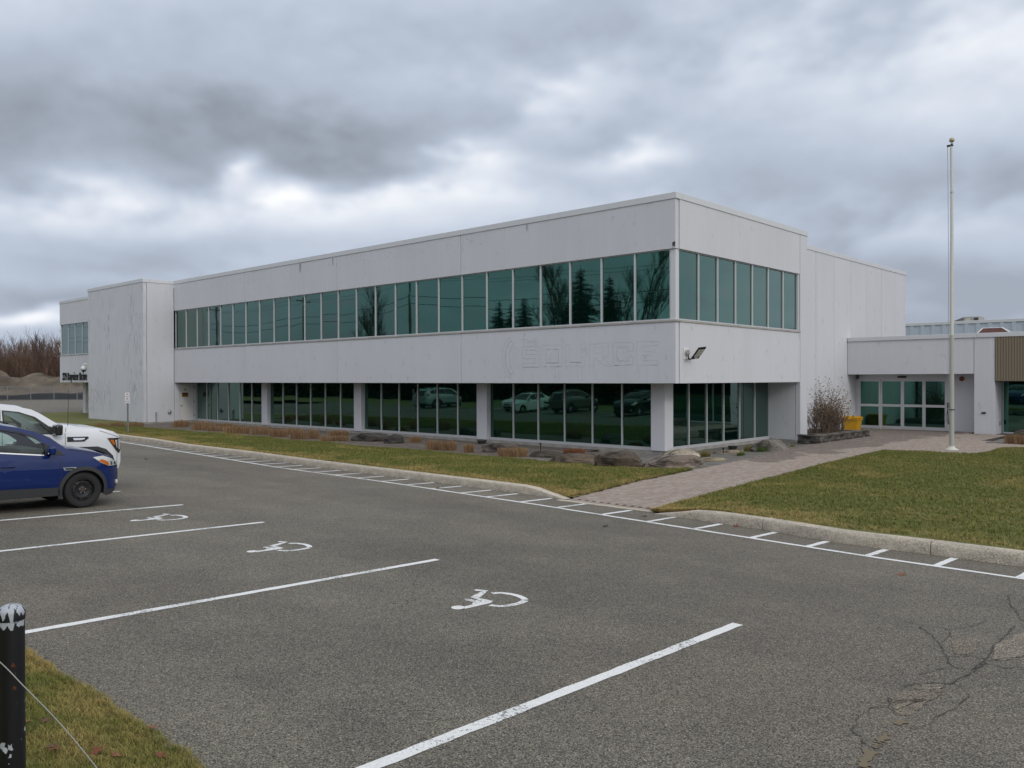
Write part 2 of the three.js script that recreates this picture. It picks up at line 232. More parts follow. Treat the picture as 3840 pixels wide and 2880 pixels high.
{ // wheelchair symbols, traced once and repeated stall by stall
  const z3 = (pts) => pts.map(([x, y]) => { const p = lot(1500 + x / 1.58, 2100 + y / 1.58); return [p.x, p.z]; });
  const ell = []; for (let a = 0; a < 18; a++) ell.push([344 + 41 * Math.cos(a / 9 * Math.PI), 283.5 + 11.5 * Math.sin(a / 9 * Math.PI)]);
  const pieces = [['head', ell], ['torso', [[378, 277], [408, 271], [440, 262], [486, 245], [552, 245], [540, 256], [470, 272], [385, 291]]], ['arm', [[381, 233], [400, 231], [478, 243], [470, 250], [440, 262], [424, 263], [436, 250], [390, 241]]], ['leg', [[437, 180], [452, 175], [523, 182], [470, 227], [552, 245], [486, 245], [415, 222], [484, 188], [446, 184]]]];
  const arc = (pts, w) => { const P = z3(pts).map((p) => new THREE.Vector2(...p)); return new THREE.SplineCurve(P).getPoints(24).map((p) => [p.x, p.y]); };
  const up = arc([[543, 199], [600, 197], [668, 206], [715, 220], [743, 237]]), low = arc([[532, 269], [590, 275], [650, 270], [705, 258], [743, 242]]);
  const geos = pieces.map(([n, p]) => [n, sheet(z3(p), l4)]); geos.push(['wheel_arc', ribbon(up, .082, l4, .003)], ['wheel_arc', ribbon(low, .082, l4, .003)]);
  for (const [i, dx, dz] of [[0, 0, 0], [1, -4.36, -.05], [2, -8.32, -.05]]) {
    const sym = new THREE.Group(); sym.name = 'wheelchair_symbol'; sym.position.set(dx, LOTS * dz, dz); parkingLot.add(sym);
    for (const [n, g] of geos) mesh(n, g, M.paint, sym);
  }
}
{ // cracks and worn patches at the right
  const z4 = (pts) => pts.map(([x, y]) => { const p = lot(2900 + x / 1.885, 2000 + y / 1.885); return [p.x, p.z]; });
  reseed(5);
  const crack = (pts, w, f = z4) => { const P = dense(f(pts), .05).map(([x, z]) => [x + rr(-.014, .014), z + rr(-.014, .014)]); mesh('asphalt_crack', ribbon(P, () => w * rr(.2, .9), l8, .0015), M.crack, parkingLot); };
  crack([[900, 620], [1060, 650], [1240, 680], [1330, 678], [1420, 655], [1510, 615]], .012); crack([[1030, 660], [1120, 725], [1180, 790], [1225, 870], [1240, 920], [1300, 955], [1400, 970], [1500, 905], [1560, 800], [1640, 725], [1710, 655]], .018); crack([[1240, 700], [1245, 735], [1180, 775]], .012);
  crack([[1040, 1000], [1100, 985], [1240, 945]], .012); crack([[900, 1095], [1000, 1070], [1130, 1060], [1260, 1065], [1400, 985], [1500, 920]], .02); crack([[1270, 1065], [1350, 1110], [1390, 1160], [1290, 1240], [1140, 1300], [1130, 1345], [1000, 1390]], .014); crack([[830, 1170], [820, 1220], [700, 1240], [590, 1310], [560, 1400], [660, 1500]], .014); crack([[820, 1225], [870, 1290]], .01);
  crack([[1120, 875], [1400, 870], [1530, 900], [1772, 870]], .012); crack([[1510, 925], [1640, 955], [1772, 945]], .012); crack([[1660, 440], [1670, 500], [1730, 570], [1740, 600], [1772, 620]], .014);
  const w = (pts) => pts.map(([x, y]) => { const p = lot(x * 1.736, y * 1.736); return [p.x, p.z]; });
  crack([[935, 1222], [905, 1242], [893, 1262], [896, 1280], [880, 1300]], .006, w); crack([[980, 1250], [870, 1310], [800, 1330]], .006, w); crack([[1480, 1170], [1560, 1180], [1640, 1183], [1720, 1195]], .006, w); crack([[270, 1010], [420, 1014], [560, 1003]], .008, w); crack([[270, 1026], [360, 1024], [480, 1012], [600, 1001]], .008, w); crack([[2140, 1160], [2000, 1165], [1850, 1170]], .004, w);
  const pale = std([1.42, 1.38, 1.33], .9, { map: asphaltTex, bumpMap: asphaltBump, bumpScale: .006 }), rose = std([1.13, 1.06, 1.0], .9, { map: asphaltTex, bumpMap: asphaltBump, bumpScale: .006 });
  const blot = (pts, m) => { const P = z4(pts).map((p) => new THREE.Vector2(...p)), S = new THREE.SplineCurve([...P, P[0]]).getPoints(60).map((p) => [p.x + rr(-.015, .015), p.y + rr(-.015, .015)]); mesh('worn_patch', sheet(S, l4), m, parkingLot); };
  blot([[1580, 780], [1772, 700], [1850, 760], [1800, 860], [1560, 895]], pale); blot([[1000, 1100], [1080, 1072], [1215, 1078], [1150, 1110], [1040, 1120]], pale); blot([[870, 1120], [1010, 1105], [1180, 1110], [1120, 1180], [900, 1200], [840, 1180]], rose); blot([[1260, 760], [1440, 740], [1420, 840], [1280, 850]], rose); blot([[860, 1180], [1080, 1180], [960, 1290], [860, 1260]], rose);
  const moss = std([.16, .13, .085], .95);
  for (const pts of [[[925, 1328], [895, 1342], [870, 1356]], [[815, 1425], [790, 1440], [765, 1462], [740, 1485]], [[735, 1500], [715, 1522]], [[690, 1540], [662, 1570], [645, 1610], [632, 1659]]]) mesh('crack_debris', ribbon(dense(z4(pts), .025), () => rr(.02, .09), l8, .02), moss, parkingLot);
}

// kerbs: precast lengths with open joints, ramped down at the walk
const kerbs = [];
function kerbRun(name, pts, joints, rampAt, label) {
  const xs = [...joints].sort((a, b) => a - b), secs = [[0, .0], [.014, .15], [.026, .19], [.05, .207], [.22, .207], [.24, .19], [.245, -.12]];
  const t = thing(name, label, 'kerb', [(xs[0] + xs[xs.length - 1]) / 2, 0, lut(pts, (xs[0] + xs[xs.length - 1]) / 2)]);
  for (let k = 0; k < xs.length - 1; k++) {
    const a = xs[k] + .006, b = xs[k + 1] - .006, n = Math.max(2, Math.ceil((b - a) / .5)), pos = [], idx = [];
    for (let i = 0; i <= n; i++) {
      const x = lerp(a, b, i / n), z = lut(pts, x), zz = lut(pts, x + .1), d = new THREE.Vector2(.1, zz - z).normalize(), h = clamp(Math.abs(x - rampAt) / 1.1, .05, 1), y0 = lotY(z) - .01;
      for (const [o, y] of secs) pos.push(x + d.y * o * .999, y0 + (y > 0 ? y * h : y) + (o > .02 && o < .2 ? (vnoise(x * 9, o * 30) - .5) * .008 : 0), z - d.x * o);
    }
    const m = secs.length; for (let i = 0; i < n; i++) for (let j = 0; j < m - 1; j++) { const q = i * m + j; idx.push(q, q + m, q + m + 1, q, q + m + 1, q + 1); }
    for (let j = 1; j < m - 1; j++) { idx.push(0, j, j + 1); const q = n * m; idx.push(q, q + j + 1, q + j); }
    let g = new THREE.BufferGeometry(); g.setAttribute('position', new THREE.Float32BufferAttribute(pos, 3)); g.setIndex(idx); g = toCreasedNormals(uvm(g), .7);
    partW(t, 'kerb_stone', g, M.kerb);
  }
}
{
  const j = fromPx([[1581, 1802], [900, 1711], [558, 1661], [583, 1665]], lot).map((p) => p[0]), L = kerbL;
  kerbRun('concrete_kerb', L, [-62, -56, -50, -44, ...j, -21.2, -18.2 + .2, L[L.length - 1][0]], L[L.length - 1][0], 'weathered concrete kerb along the grass strip below the long windows');
  const r = fromPx([[2859, 1986], [3489, 2079.6]], lot).map((p) => p[0]); kerbRun('concrete_kerb', kerbR, [kerbR[0][0], ...r, .1, 3.1, 6.1, 12, 18, 24, 30], kerbR[0][0], 'weathered concrete kerb in front of the lawn with the flagpole');
}
const kerbTop = (x) => lotY(kerbZ(x)) + .185;
const lawnLeft = (x, z) => { const t = clamp((kerbZ(x) - .235 - z) / (kerbZ(x) - .235 - bedZ(x))); let y = lerp(kerbTop(x), BED + .03, t) + (fbm(x * .5, z * .5, 3) - .5) * .06 * Math.min(1, t * 6); if (x > -16) y = lerp(y, .02, sstep(-16, walkL(z), x)); return y; };
const lawnRight = (x, z) => { const d = kerbZ(x) - .235 - z; let y = lerp(kerbTop(x), .05, clamp(d / 7)) + (fbm(x * .4 + 5, z * .4, 3) - .5) * .06 * clamp(d / 2); return lerp(.022, y, sstep(0, 1.6, x - walkR(Math.max(z, -32)))); };
const xlR = (z) => z > -32.1 ? walkR(z) : lut([[-36.3, -7.25], [-35.5, -7.8], [-33.5, -7.82], [-32.4, -8.0], [-32.2, -8.6], [-32.1, -10.95]], z);
struct('lawn', patch(150, 26, (u, v) => { const x0 = lerp(-62, -12, u), z0 = lerp(kerbZ(x0) - .235, bedZ(x0), v), x = lerp(-62, walkL(z0), u), z = lerp(kerbZ(x) - .235, bedZ(x), v); return [x, lawnLeft(x, z), z]; }), M.lawn);
struct('lawn', patch(110, 60, (u, v) => { const z0 = lerp(-14.2, -36.3, v), x = lerp(xlR(z0), 30, u ** 1.6), z = lerp(Math.min(kerbZ(x) - .235, -13), -36.3, v); return [x, lawnRight(x, z), z]; }), M.lawn);
const verge = (x, z) => lotY(-2.36) + .012 + .035 * clamp((z + 2.36) / .3) + .02 * Math.max(0, z + 2.36) * (z < 4 ? 1 : 0) + (z >= 4 ? .127 : 0) + (fbm(x * .7, z * .7, 3) - .5) * .05 * clamp((z + 2.36) * 2);
const edgeZ = (x) => -2.40 + (fbm(x * 1.7, 2, 3) - .5) * .16;
struct('verge', patch(160, 30, (u, v) => { const x = u < .6 ? lerp(-12, 2, u / .6) : lerp(2, 30, (u - .6) / .4), z = lerp(edgeZ(x), 12, v ** 2); return [x, verge(x, z), z]; }), M.lawn);
struct('verge', patch(80, 12, (u, v) => { const x = lerp(-120, -12, u), z = lerp(edgeZ(x), 12, v); return [x, verge(x, z), z]; }), M.lawn);
// planting bed: bark mulch along the glass, gravel round the corner
struct('planting_bed', patch(120, 14, (u, v) => { const x = lerp(-54, -20, u), z = lerp(bedZ(x) + .05, GZ - .05, v); return [x, BED + (fbm(x * .8, z * .8, 3) - .5) * .05, z]; }), M.mulch);
struct('gravel_bed', patch(60, 60, (u, v) => { const z = lerp(-20.9, -35.6, v), x = lerp(z > -26 ? -20 : GX - .3, walkL(z) + .02, u), t = clamp((x - walkL(z)) / -1.2); return [x, lerp(-.015, BED + .005, t) + (fbm(x * 1.3, z * 1.3, 3) - .5) * .05 * t, z]; }), M.gravel);
struct('lawn', patch(40, 30, (u, v) => { const x = lerp(-77, -52, u), z = lerp(-18.2, -60, v); return [x, -.03 - .12 * sstep(-60, -53, x) + (fbm(x * .3, z * .3, 3) - .5) * .1, z]; }), M.lawn);
struct('far_lot', patch(20, 20, (u, v) => [lerp(-128, -76.5, u), -.02, lerp(20, -90, v)]), M.asphaltFlat);

// ================================================================== WALKWAY of concrete pavers
const brick = (w, h, d, c = .006) => { const x = w / 2, z = d / 2, X = x - c, Z = z - c, pos = [], q = (a, b, e, f) => pos.push(...a, ...b, ...e, ...a, ...e, ...f), t = h - c;
  const T = [[-X, h, -Z], [-X, h, Z], [X, h, Z], [X, h, -Z]], U = [[-x, t, -z], [-x, t, z], [x, t, z], [x, t, -z]], L = [[-x, 0, -z], [-x, 0, z], [x, 0, z], [x, 0, -z]];
  q(T[0], T[1], T[2], T[3]); for (let i = 0; i < 4; i++) { const k = (i + 1) % 4; q(U[i], L[i], L[k], U[k]); q(T[i], U[i], U[k], T[k]); }
  const g = new THREE.BufferGeometry(); g.setAttribute('position', new THREE.Float32BufferAttribute(pos, 3)); g.computeVertexNormals(); return g; };
const paverTex = texture(512, .8, (u, v) => { const f = cA(u, v), a = fbm(u * 8, v * 8, 4, 8); const k = 1 + (f - .5) * .3 + (a - .5) * .22; return [k * .8, k * .8, k * .8]; });
const paverMat = std([1, 1, 1], .9, { map: paverTex });
{
  const walkArea = (x, z) => z > -14.62 ? false : z > -32.15 ? x > walkL(z) && x < walkR(z) : z > -36.25 ? x > (z > -40 ? -14.24 : -17.1) && x < xlR(z) : z > -38.7 ? x > -14.24 && x < 16 : z > -40 ? x > -14.24 && x < -9.2 : z > -44.75 ? x > -17.1 && x < -9.6 - (z + 40) * 0 : x > -17.1 && x < -11.4 && z > -46.1;
  const bed = struct('walkway', mergeGeometries([sheet([[-11.82, -14.5], [-9.48, -14.5], ...walkRpts.slice(1).map(([z, x]) => [x, z]), [-8.6, -32.2], [-7.9, -32.5], [-7.82, -35.5], [-7.25, -36.3], [16, -36.3], [16, -38.7], [-9.2, -38.8], [-9.5, -46.3], [-17.1, -46.3], [-17.1, -40], [-14.26, -40], [-14.26, -34.3], ...walkLpts.slice().reverse().slice(1).map(([z, x]) => [x, z])], () => -.012)]), std([.03, .027, .024], .95));
  const geo = uvm(brick(.085, .018, .186), 1), list = []; reseed(77);
  for (let r = 0; r < 160; r++) for (let q = 0; q < 340; q++) { const z = -14.78 - r * .203 - (q % 2) * .1015, x = -18 + q * .1015; if (z > -46.1 && walkArea(x, z)) list.push([x, z]); }
  const tones = [[.30, .245, .208], [.325, .272, .232], [.275, .217, .183], [.34, .29, .25], [.31, .243, .208]], mats = tones.map((t) => paverMat.clone()); mats.forEach((m, i) => m.color.setRGB(tones[i][0] * 1.25, tones[i][1] * 1.25, tones[i][2] * 1.25));
  const tm = new THREE.Matrix4(), eu = new THREE.Euler(), qt = new THREE.Quaternion(); let n = 0; const rest = [];
  for (const [x, z] of list) {
    const y = -.010 + rr(-.0015, .002), k = Math.floor(rnd() * 5);
    if (n < 300) { const b = mesh('paver', geo, mats[k], bed); b.position.set(x, y, z); b.rotation.set(rr(-.008, .008), rr(-.01, .01), rr(-.006, .006)); n++; } else rest.push([x, y, z, k]);
  }
  const im = new THREE.InstancedMesh(geo, paverMat, rest.length), c = new THREE.Color();
  rest.forEach(([x, y, z, k], i) => {
    tm.compose(V(x, y, z), qt.setFromEuler(eu.set(rr(-.008, .008), rr(-.01, .01), rr(-.006, .006))), V(1, 1, 1)); im.setMatrixAt(i, tm);
    // damp, algae-darkened pavers beside the bed and the entrance, with a ragged outline
    const e = fbm(x * .9 + 3, z * .9, 4), d = sstep(.42, .56, (z < -24 ? clamp((-z - 24) / 3) * clamp((-11.9 - x) / 1.1 + .55) : 0) * .72 + (e - .5) * 1.0 + (z < -41 ? .3 : 0)), t = tones[k], s = lerp(1.25, .72, d); im.setColorAt(i, c.setRGB(t[0] * s, t[1] * s, t[2] * s));
  });
  im.name = 'paver_field'; im.userData.kind = 'stuff'; im.castShadow = im.receiveShadow = true; bed.add(im);
  // flush concrete edge and soldier course at the kerb cut
  const gx = uvm(brick(.096, .016, .196), 1); for (let x = -11.72; x < -9.5; x += .101) { const b = mesh('border_paver', gx, mats[Math.floor(rnd() * 5)], bed); b.position.set(x, -.011, -14.58 - (x + 11.7) * -.03); }
  partW(bed, 'flush_kerb', uvm(bb(-11.95, -9.45, -.12, .004, -14.48, -14.34, .006)), M.kerb);
  mesh('joint_line', ribbon([[-9.0, -34.4], [-8.7, -34.6], [-8.3, -34.5]], .02, () => .008), M.crack, bed);
}

// ================================================================== OFFICE BUILDING
const PO = [-36, 0, -40];
const office = thing('office_building', 'long two-storey pale grey precast office building with green window bands', 'building', PO);
const T = .22;                                                                   // panel thickness
const panelMat = (m) => m;
function panelZ(x0, x1, y0, y1, z, m = M.wall, n = 'wall_panel') { return partW(office, n, uvm(bb(x0 + .013, x1 - .013, y0, y1, z - T, z, .010)), m); }
function panelX(z0, z1, y0, y1, x, m = M.wall, n = 'wall_panel') { return partW(office, n, uvm(bb(x - T, x, y0, y1, z0 + .013, z1 - .013, .010)), m); }
const Y0 = 2.535, Y1 = 4.70, Y2 = 7.27, Y3 = 9.02;
const XC = -53.89, XT = -62.98, ZT = -23.32, XL = -74.5;
const jx = [XB - T - .01, -26.53, -35.70, -44.87, XC];
for (let i = 0; i < 4; i++) { panelZ(jx[i + 1], i ? jx[i] : XB - .012, Y0, Y1, ZA); panelZ(jx[i + 1], i ? jx[i] : XB - .012, Y2, Y3, ZA); }
panelX(-35.5, ZA - T - .012, Y0, Y1, XB); panelX(-35.5, ZA - T - .012, Y2, Y3, XB);
panelX(-36.26, -35.51, -.02, Y3, XB); 
for (let k = 0; k < 8; k++) { const z0 = -36.27 - 2.29 * k, z1 = Math.max(z0 - 2.29, -54.2); if (z0 - z1 > .1) panelX(z1, z0, -.02, Y3, XW); }
// stair tower at the left
for (let k = 0; k < 4; k++) panelZ(XC - 2.272 * (k + 1), XC - 2.272 * k, -.02, Y3, ZT, M.peel);
panelX(ZA + .0, ZT - T - .012, -.02, Y3, XC); panelX(-54, ZT - T - .012, -.02, Y3, XT + T);
// far wing beyond the tower
panelZ(XL, XT, Y0, Y1, ZA); panelZ(XL, XT, Y2, Y3, ZA); panelX(-54, ZA - T - .01, Y0, Y1, XL + T); panelX(-54, ZA - T - .01, Y2, Y3, XL + T);
// dark backing behind the open joints
partW(office, 'joint_backing', mergeGeometries([bb(XC + .1, XB - T - .05, Y0 + .05, Y1 - .05, ZA - T - .06, ZA - .06), bb(XC + .1, XB - T - .05, Y2 + .08, Y3, ZA - T - .06, ZA - .06), bb(XT + .3, XC - .25, .05, Y3, ZT - T - .08, ZT - .06), bb(XW - T - .06, XW - .06, .05, Y3, -54.1, -36.3), bb(XB - T - .05, XB - .06, Y0 + .05, Y1 - .05, -36.2, ZA - T - .03), bb(XB - T - .05, XB - .06, Y2 + .08, Y3, -36.2, ZA - T - .03)]), M.joint);
// concrete base
partW(office, 'foundation', uvm(mergeGeometries([bb(XC, -17.05, -.6, -.002, GZ - .25, GZ + .18), bb(GX - .25, GX + .14, -.6, -.002, -35.5, GZ), bb(XT, XC + .02, -.6, -.022, ZT - .4, ZT + .03), bb(XC - .35, XC + .03, -.6, -.022, GZ, ZT), bb(XW - .3, XW + .03, -.6, -.022, -54.2, -36.3), bb(GX, XB + .015, -.6, -.022, -36.27, -35.48), bb(XL + 1.5, XT, -.6, -.02, GZ - .2, GZ + .2)])), M.conc);
// soffit, floors, roof, rooms
partW(office, 'soffit', uvm(mergeGeometries([bb(XC, XB - .04, Y0 + .012, Y0 + .1, GZ - .1, ZA - .04), bb(GX - .1, XB - .04, Y0 + .012, Y0 + .1, -35.5, GZ), bb(XL + .05, XT, Y0 + .012, Y0 + .1, GZ - .1, ZA - .05)])), M.wall);
partW(office, 'floor_slab', mergeGeometries([bb(XC, XW - .3, -.3, -.01, -53, GZ - .05), bb(XW - .3, GX - .02, -.3, -.01, -35.5, GZ - .05), bb(XC, XB - .3, 3.75, 3.95, -36.1, ZA - .28), bb(XC, GX - .3, 3.75, 3.95, -53, -36.1), bb(XL + .3, XT, 3.75, 3.95, -53, ZA - .3)]), M.carpet);
partW(office, 'ceiling', mergeGeometries([bb(XC, XW - .3, 2.6, 2.68, -53, GZ - .05), bb(XW - .3, GX - .02, 2.6, 2.68, -35.5, GZ - .05), bb(XC, XB - .3, Y2 - .02, Y2 + .06, -36.1, ZA - .28), bb(XC, GX - .3, Y2 - .02, Y2 + .06, -53, -36.1), bb(XL + .3, XT, Y2 - .02, Y2 + .06, -53, ZA - .3)]), M.ceil);
partW(office, 'roof', mergeGeometries([bb(XC, XB - .3, Y3 - .4, Y3 - .2, -36.2, ZA - .3), bb(XC, XW - .2, Y3 - .4, Y3 - .2, -54, -36.2), bb(XT + .3, XC - .3, Y3 - .4, Y3 - .2, -54, ZT - .3), bb(XL + .25, XT + .2, Y3 - .4, Y3 - .2, -54, ZA - .3)]), M.darkGrey);
partW(office, 'inner_wall', mergeGeometries([bb(XC, XW - .3, 0, Y3 - .4, -54.2, -54), bb(XL, XC, -.5, Y3 - .3, -54.2, -54), bb(XC, XC + .15, 0, Y3 - .4, -54, GZ - .3), bb(-48, -24, 0, 2.6, -33.2, -33), bb(-50, -22, 3.95, 7.2, -36.4, -36.2), bb(XL + 1.45, XL + 1.7, -.5, Y0, -54, GZ), bb(XL + 1.5, XT, -.5, Y0, GZ - .25, GZ + .02)]), M.inWall);
// metal coping
const cap = (x0, x1, z0, z1) => partW(office, 'coping', bb(x0, x1, Y3 - .012, Y3 + .215, z0, z1, .012), M.cap);
{
  const seg = (a, b, st, f) => { const n = Math.max(1, Math.round(Math.abs(b - a) / st)); for (let i = 0; i < n; i++) f(lerp(a, b, i / n), lerp(a, b, (i + 1) / n)); };
  seg(XC + .02, XB + .03, 3.05, (a, b) => cap(a + .003, b - .003, ZA - .4, ZA + .03)); seg(ZA - .41, -36.29, 3.0, (a, b) => cap(XB - .42, XB + .03, b + .003, a - .003)); seg(-36.3, -54.25, 3.05, (a, b) => cap(XW - .42, XW + .03, b + .003, a - .003)); seg(XT - .03, XC + .03, 3.03, (a, b) => cap(a + .003, b - .003, ZT - .4, ZT + .03)); seg(ZT - .41, ZA, 2, (a, b) => cap(XC - .4, XC + .03, b, a)); seg(XL - .03, XT - .04, 2.9, (a, b) => cap(a + .003, b - .003, ZA - .4, ZA + .03));
}
// windows: every light is a frame with its pane
reseed(91);
function win(parent, axis, a0, a1, y0, y1, at, glass, o = {}) {
  const f = o.f ?? .035, d0 = o.deep ?? .06, w = o.w ?? .022;                    // half mullion, depth, half-rail
  const B = axis === 'z' ? (p, q, r, s, n, m) => bb(p, q, r, s, at + n, at + m) : (p, q, r, s, n, m) => bb(at + n, at + m, r, s, p, q);
  const lo = Math.min(a0, a1), hi = Math.max(a0, a1);
  const fr = partW(parent, 'window', mergeGeometries([B(lo, lo + f, y0, y1, -d0, d0), B(hi - f, hi, y0, y1, -d0, d0), B(lo + f, hi - f, y0, y0 + (o.sill ?? .05), -d0 + .002, d0 - .002), B(lo + f, hi - f, y1 - (o.head ?? .03), y1, -d0 + .002, d0 - .002)]), o.frame ?? M.alum);
  const W = hi - lo - 2 * f + .01, H = y1 - y0 - (o.sill ?? .05) - (o.head ?? .03) + .01, g = new THREE.PlaneGeometry(W, H, 1, 1), u = rr(0, 9), uv = g.attributes.uv; for (let i = 0; i < 4; i++) uv.setXY(i, uv.getX(i) * W + u, uv.getY(i) * H + u * .7);
  if (axis === 'x') g.rotateY(Math.PI / 2);
  const p = mesh('pane', g, glass, fr), cx = (lo + hi) / 2, cy = y0 + (o.sill ?? .05) + H / 2 - .005; 
  const wp = new THREE.Vector3(); fr.getWorldPosition(wp); fr.parent.updateWorldMatrix(true, false); const off = new THREE.Vector3().setFromMatrixPosition(fr.parent.matrixWorld);
  p.position.set(axis === 'z' ? cx : at + .01, cy, axis === 'z' ? at + .01 : cx).sub(off); p.rotation.set(rr(-.0026, .0026), rr(-.0034, .0034), 0); return fr;
}
const mX = [-15.93]; for (let k = 1; k <= 7; k++) mX.push(lerp(-15.93, -26.53, k / 7)); for (let b = 2; b <= 4; b++) for (let k = 1; k <= 6; k++) mX.push(lerp(jx[b - 1], jx[b] + (b === 4 ? .04 : 0), k / 6));
for (let i = 0; i < mX.length - 1; i++) win(office, 'z', mX[i], mX[i + 1], Y1 + .075, Y2 - .0, ZA - .13, M.glass);
for (let i = 0; i < 7; i++) win(office, 'x', lerp(-25.62, -35.38, i / 7), lerp(-25.62, -35.38, (i + 1) / 7), Y1 + .075, Y2, XB - .13, M.glass);
for (let i = 0; i < 8; i++) win(office, 'z', XL + .14 + i * 1.5, XL + .14 + Math.min((i + 1) * 1.5, 11.3), Y1 + .075, Y2, ZA - .13, M.glass);
partW(office, 'corner_post', bb(-15.93, -15.72, Y1 + .06, Y2, ZA - .27, ZA - .07, .01), M.cap); partW(office, 'corner_post', bb(XL + .02, XL + .14, Y1 + .06, Y2, ZA - .25, ZA - .06, .01), M.cap);
partW(office, 'corner_post', bb(XB - .2, XB - .04, Y1 + .06, Y2, -35.5, -35.38, .005), M.alum);
// projecting sills
partW(office, 'window_sill', uvm(bb(XC + .01, XB + .035, Y1, Y1 + .075, ZA - .2, ZA + .035, .01)), M.conc); partW(office, 'window_sill', uvm(bb(XB - .2, XB + .034, Y1, Y1 + .074, -35.5, ZA - .21, .01)), M.conc); partW(office, 'window_sill', uvm(bb(XL - .02, XT - .02, Y1, Y1 + .075, ZA - .2, ZA + .03, .01)), M.conc);
// ground floor: columns and glass walls set back under the overhang
const pil = (x0, x1, z0, z1) => partW(office, 'column', uvm(bb(x0, x1, 0, Y0 + .012, z0, z1, .012)), M.wall);
const PZ = -26.62, PX = -16.93;
for (const x of [-26.53, -35.70, -44.87]) pil(x - .32, x + .32, GZ - .2, PZ); pil(-17.55, PX, -27.2, PZ); pil(XL + 1.42, XL + 2.0, GZ - .2, PZ);
const gw = (a, b, n) => { for (let i = 0; i < n; i++) win(office, 'z', lerp(a, b, i / n), lerp(a, b, (i + 1) / n), 0, Y0 + .01, GZ, M.glass, { sill: .11, f: .03 }); };
gw(-17.56, -26.20, 6); gw(-26.86, -35.37, 6); gw(-36.03, -44.54, 6); gw(-45.20, -53.72, 6);
for (let i = 0; i < 6; i++) win(office, 'x', lerp(-27.21, -35.45, i / 6), lerp(-27.21, -35.45, (i + 1) / 6), 0, Y0 + .01, GX, M.glass, { sill: .11, f: .03 });
partW(office, 'return_wall', uvm(bb(GX - .1, XB - T - .015, -.01, Y0 + .01, -35.72, -35.53, .005)), M.wall);
// door 48 in the side of the tower, under the overhang
partW(office, 'tower_side_wall', uvm(mergeGeometries([bb(XC - T, XC, -.02, Y0, -26.86, -26.72), bb(XC - T, XC, 2.46, Y0, -26.72, ZA - .35), bb(XC - T, XC, -.02, Y0, ZA - .35, ZA - .01)])), M.wall);
{
  const d = partW(office, 'door', bb(XC - .1, XC - .03, 0, 2.44, -26.7, ZA - .37, .004), std([.62, .61, .60], .6));
  const cv = (w, h, f) => { const c = document.createElement('canvas'); c.width = w; c.height = h; const x = c.getContext('2d'); f(x, w, h); const t = new THREE.CanvasTexture(c); t.colorSpace = THREE.SRGBColorSpace; return std([1, 1, 1], .6, { map: t }); };
  const m48 = cv(128, 96, (c, w, h) => { c.fillStyle = '#cfcfcd'; c.fillRect(0, 0, w, h); c.fillStyle = '#9a6a10'; c.font = 'bold 84px sans-serif'; c.textAlign = 'center'; c.fillText('48', w / 2, 78); });
  const mN = cv(256, 192, (c, w, h) => { c.fillStyle = '#8a5a14'; c.fillRect(0, 0, w, h); c.fillStyle = '#3d2608'; c.fillRect(12, 12, 232, 70); c.fillStyle = '#6b430e'; c.fillRect(30, 108, 84, 26); c.fillRect(138, 108, 90, 26); c.fillRect(22, 152, 210, 24); });
  const pl = (w, h, y, z, m, n) => { const g = new THREE.PlaneGeometry(w, h); g.rotateY(Math.PI / 2); g.translate(XC - .024, y, z); partW(d, n, g, m); };
  pl(.30, .22, 2.06, -26.1, m48, 'door_number'); pl(.42, .28, 1.72, -26.1, mN, 'notice');
  for (const y of [.3, 1.2, 2.15]) partW(d, 'hinge', bb(XC - .03, XC + .005, y, y + .12, -26.735, -26.7), M.darkGrey);
  partW(d, 'handle', bb(XC - .03, XC + .06, 1.0, 1.04, -25.9, -25.76, .01), M.steel);
}
partW(office, 'wall_light', new THREE.SphereGeometry(.13, 16, 12).scale(.8, 1.2, 1).translate(XC + .05, .62, -25.0), M.galv);
partW(office, 'standpipe', mergeGeometries([bar(V(XC + .1, -.2, -24.1), V(XC + .1, .55, -24.1), .03, .03, 8), bar(V(XC + .1, .35, -24.1), V(XC + .1, .62, -24.1), .05, .05, 8)]), M.galv);
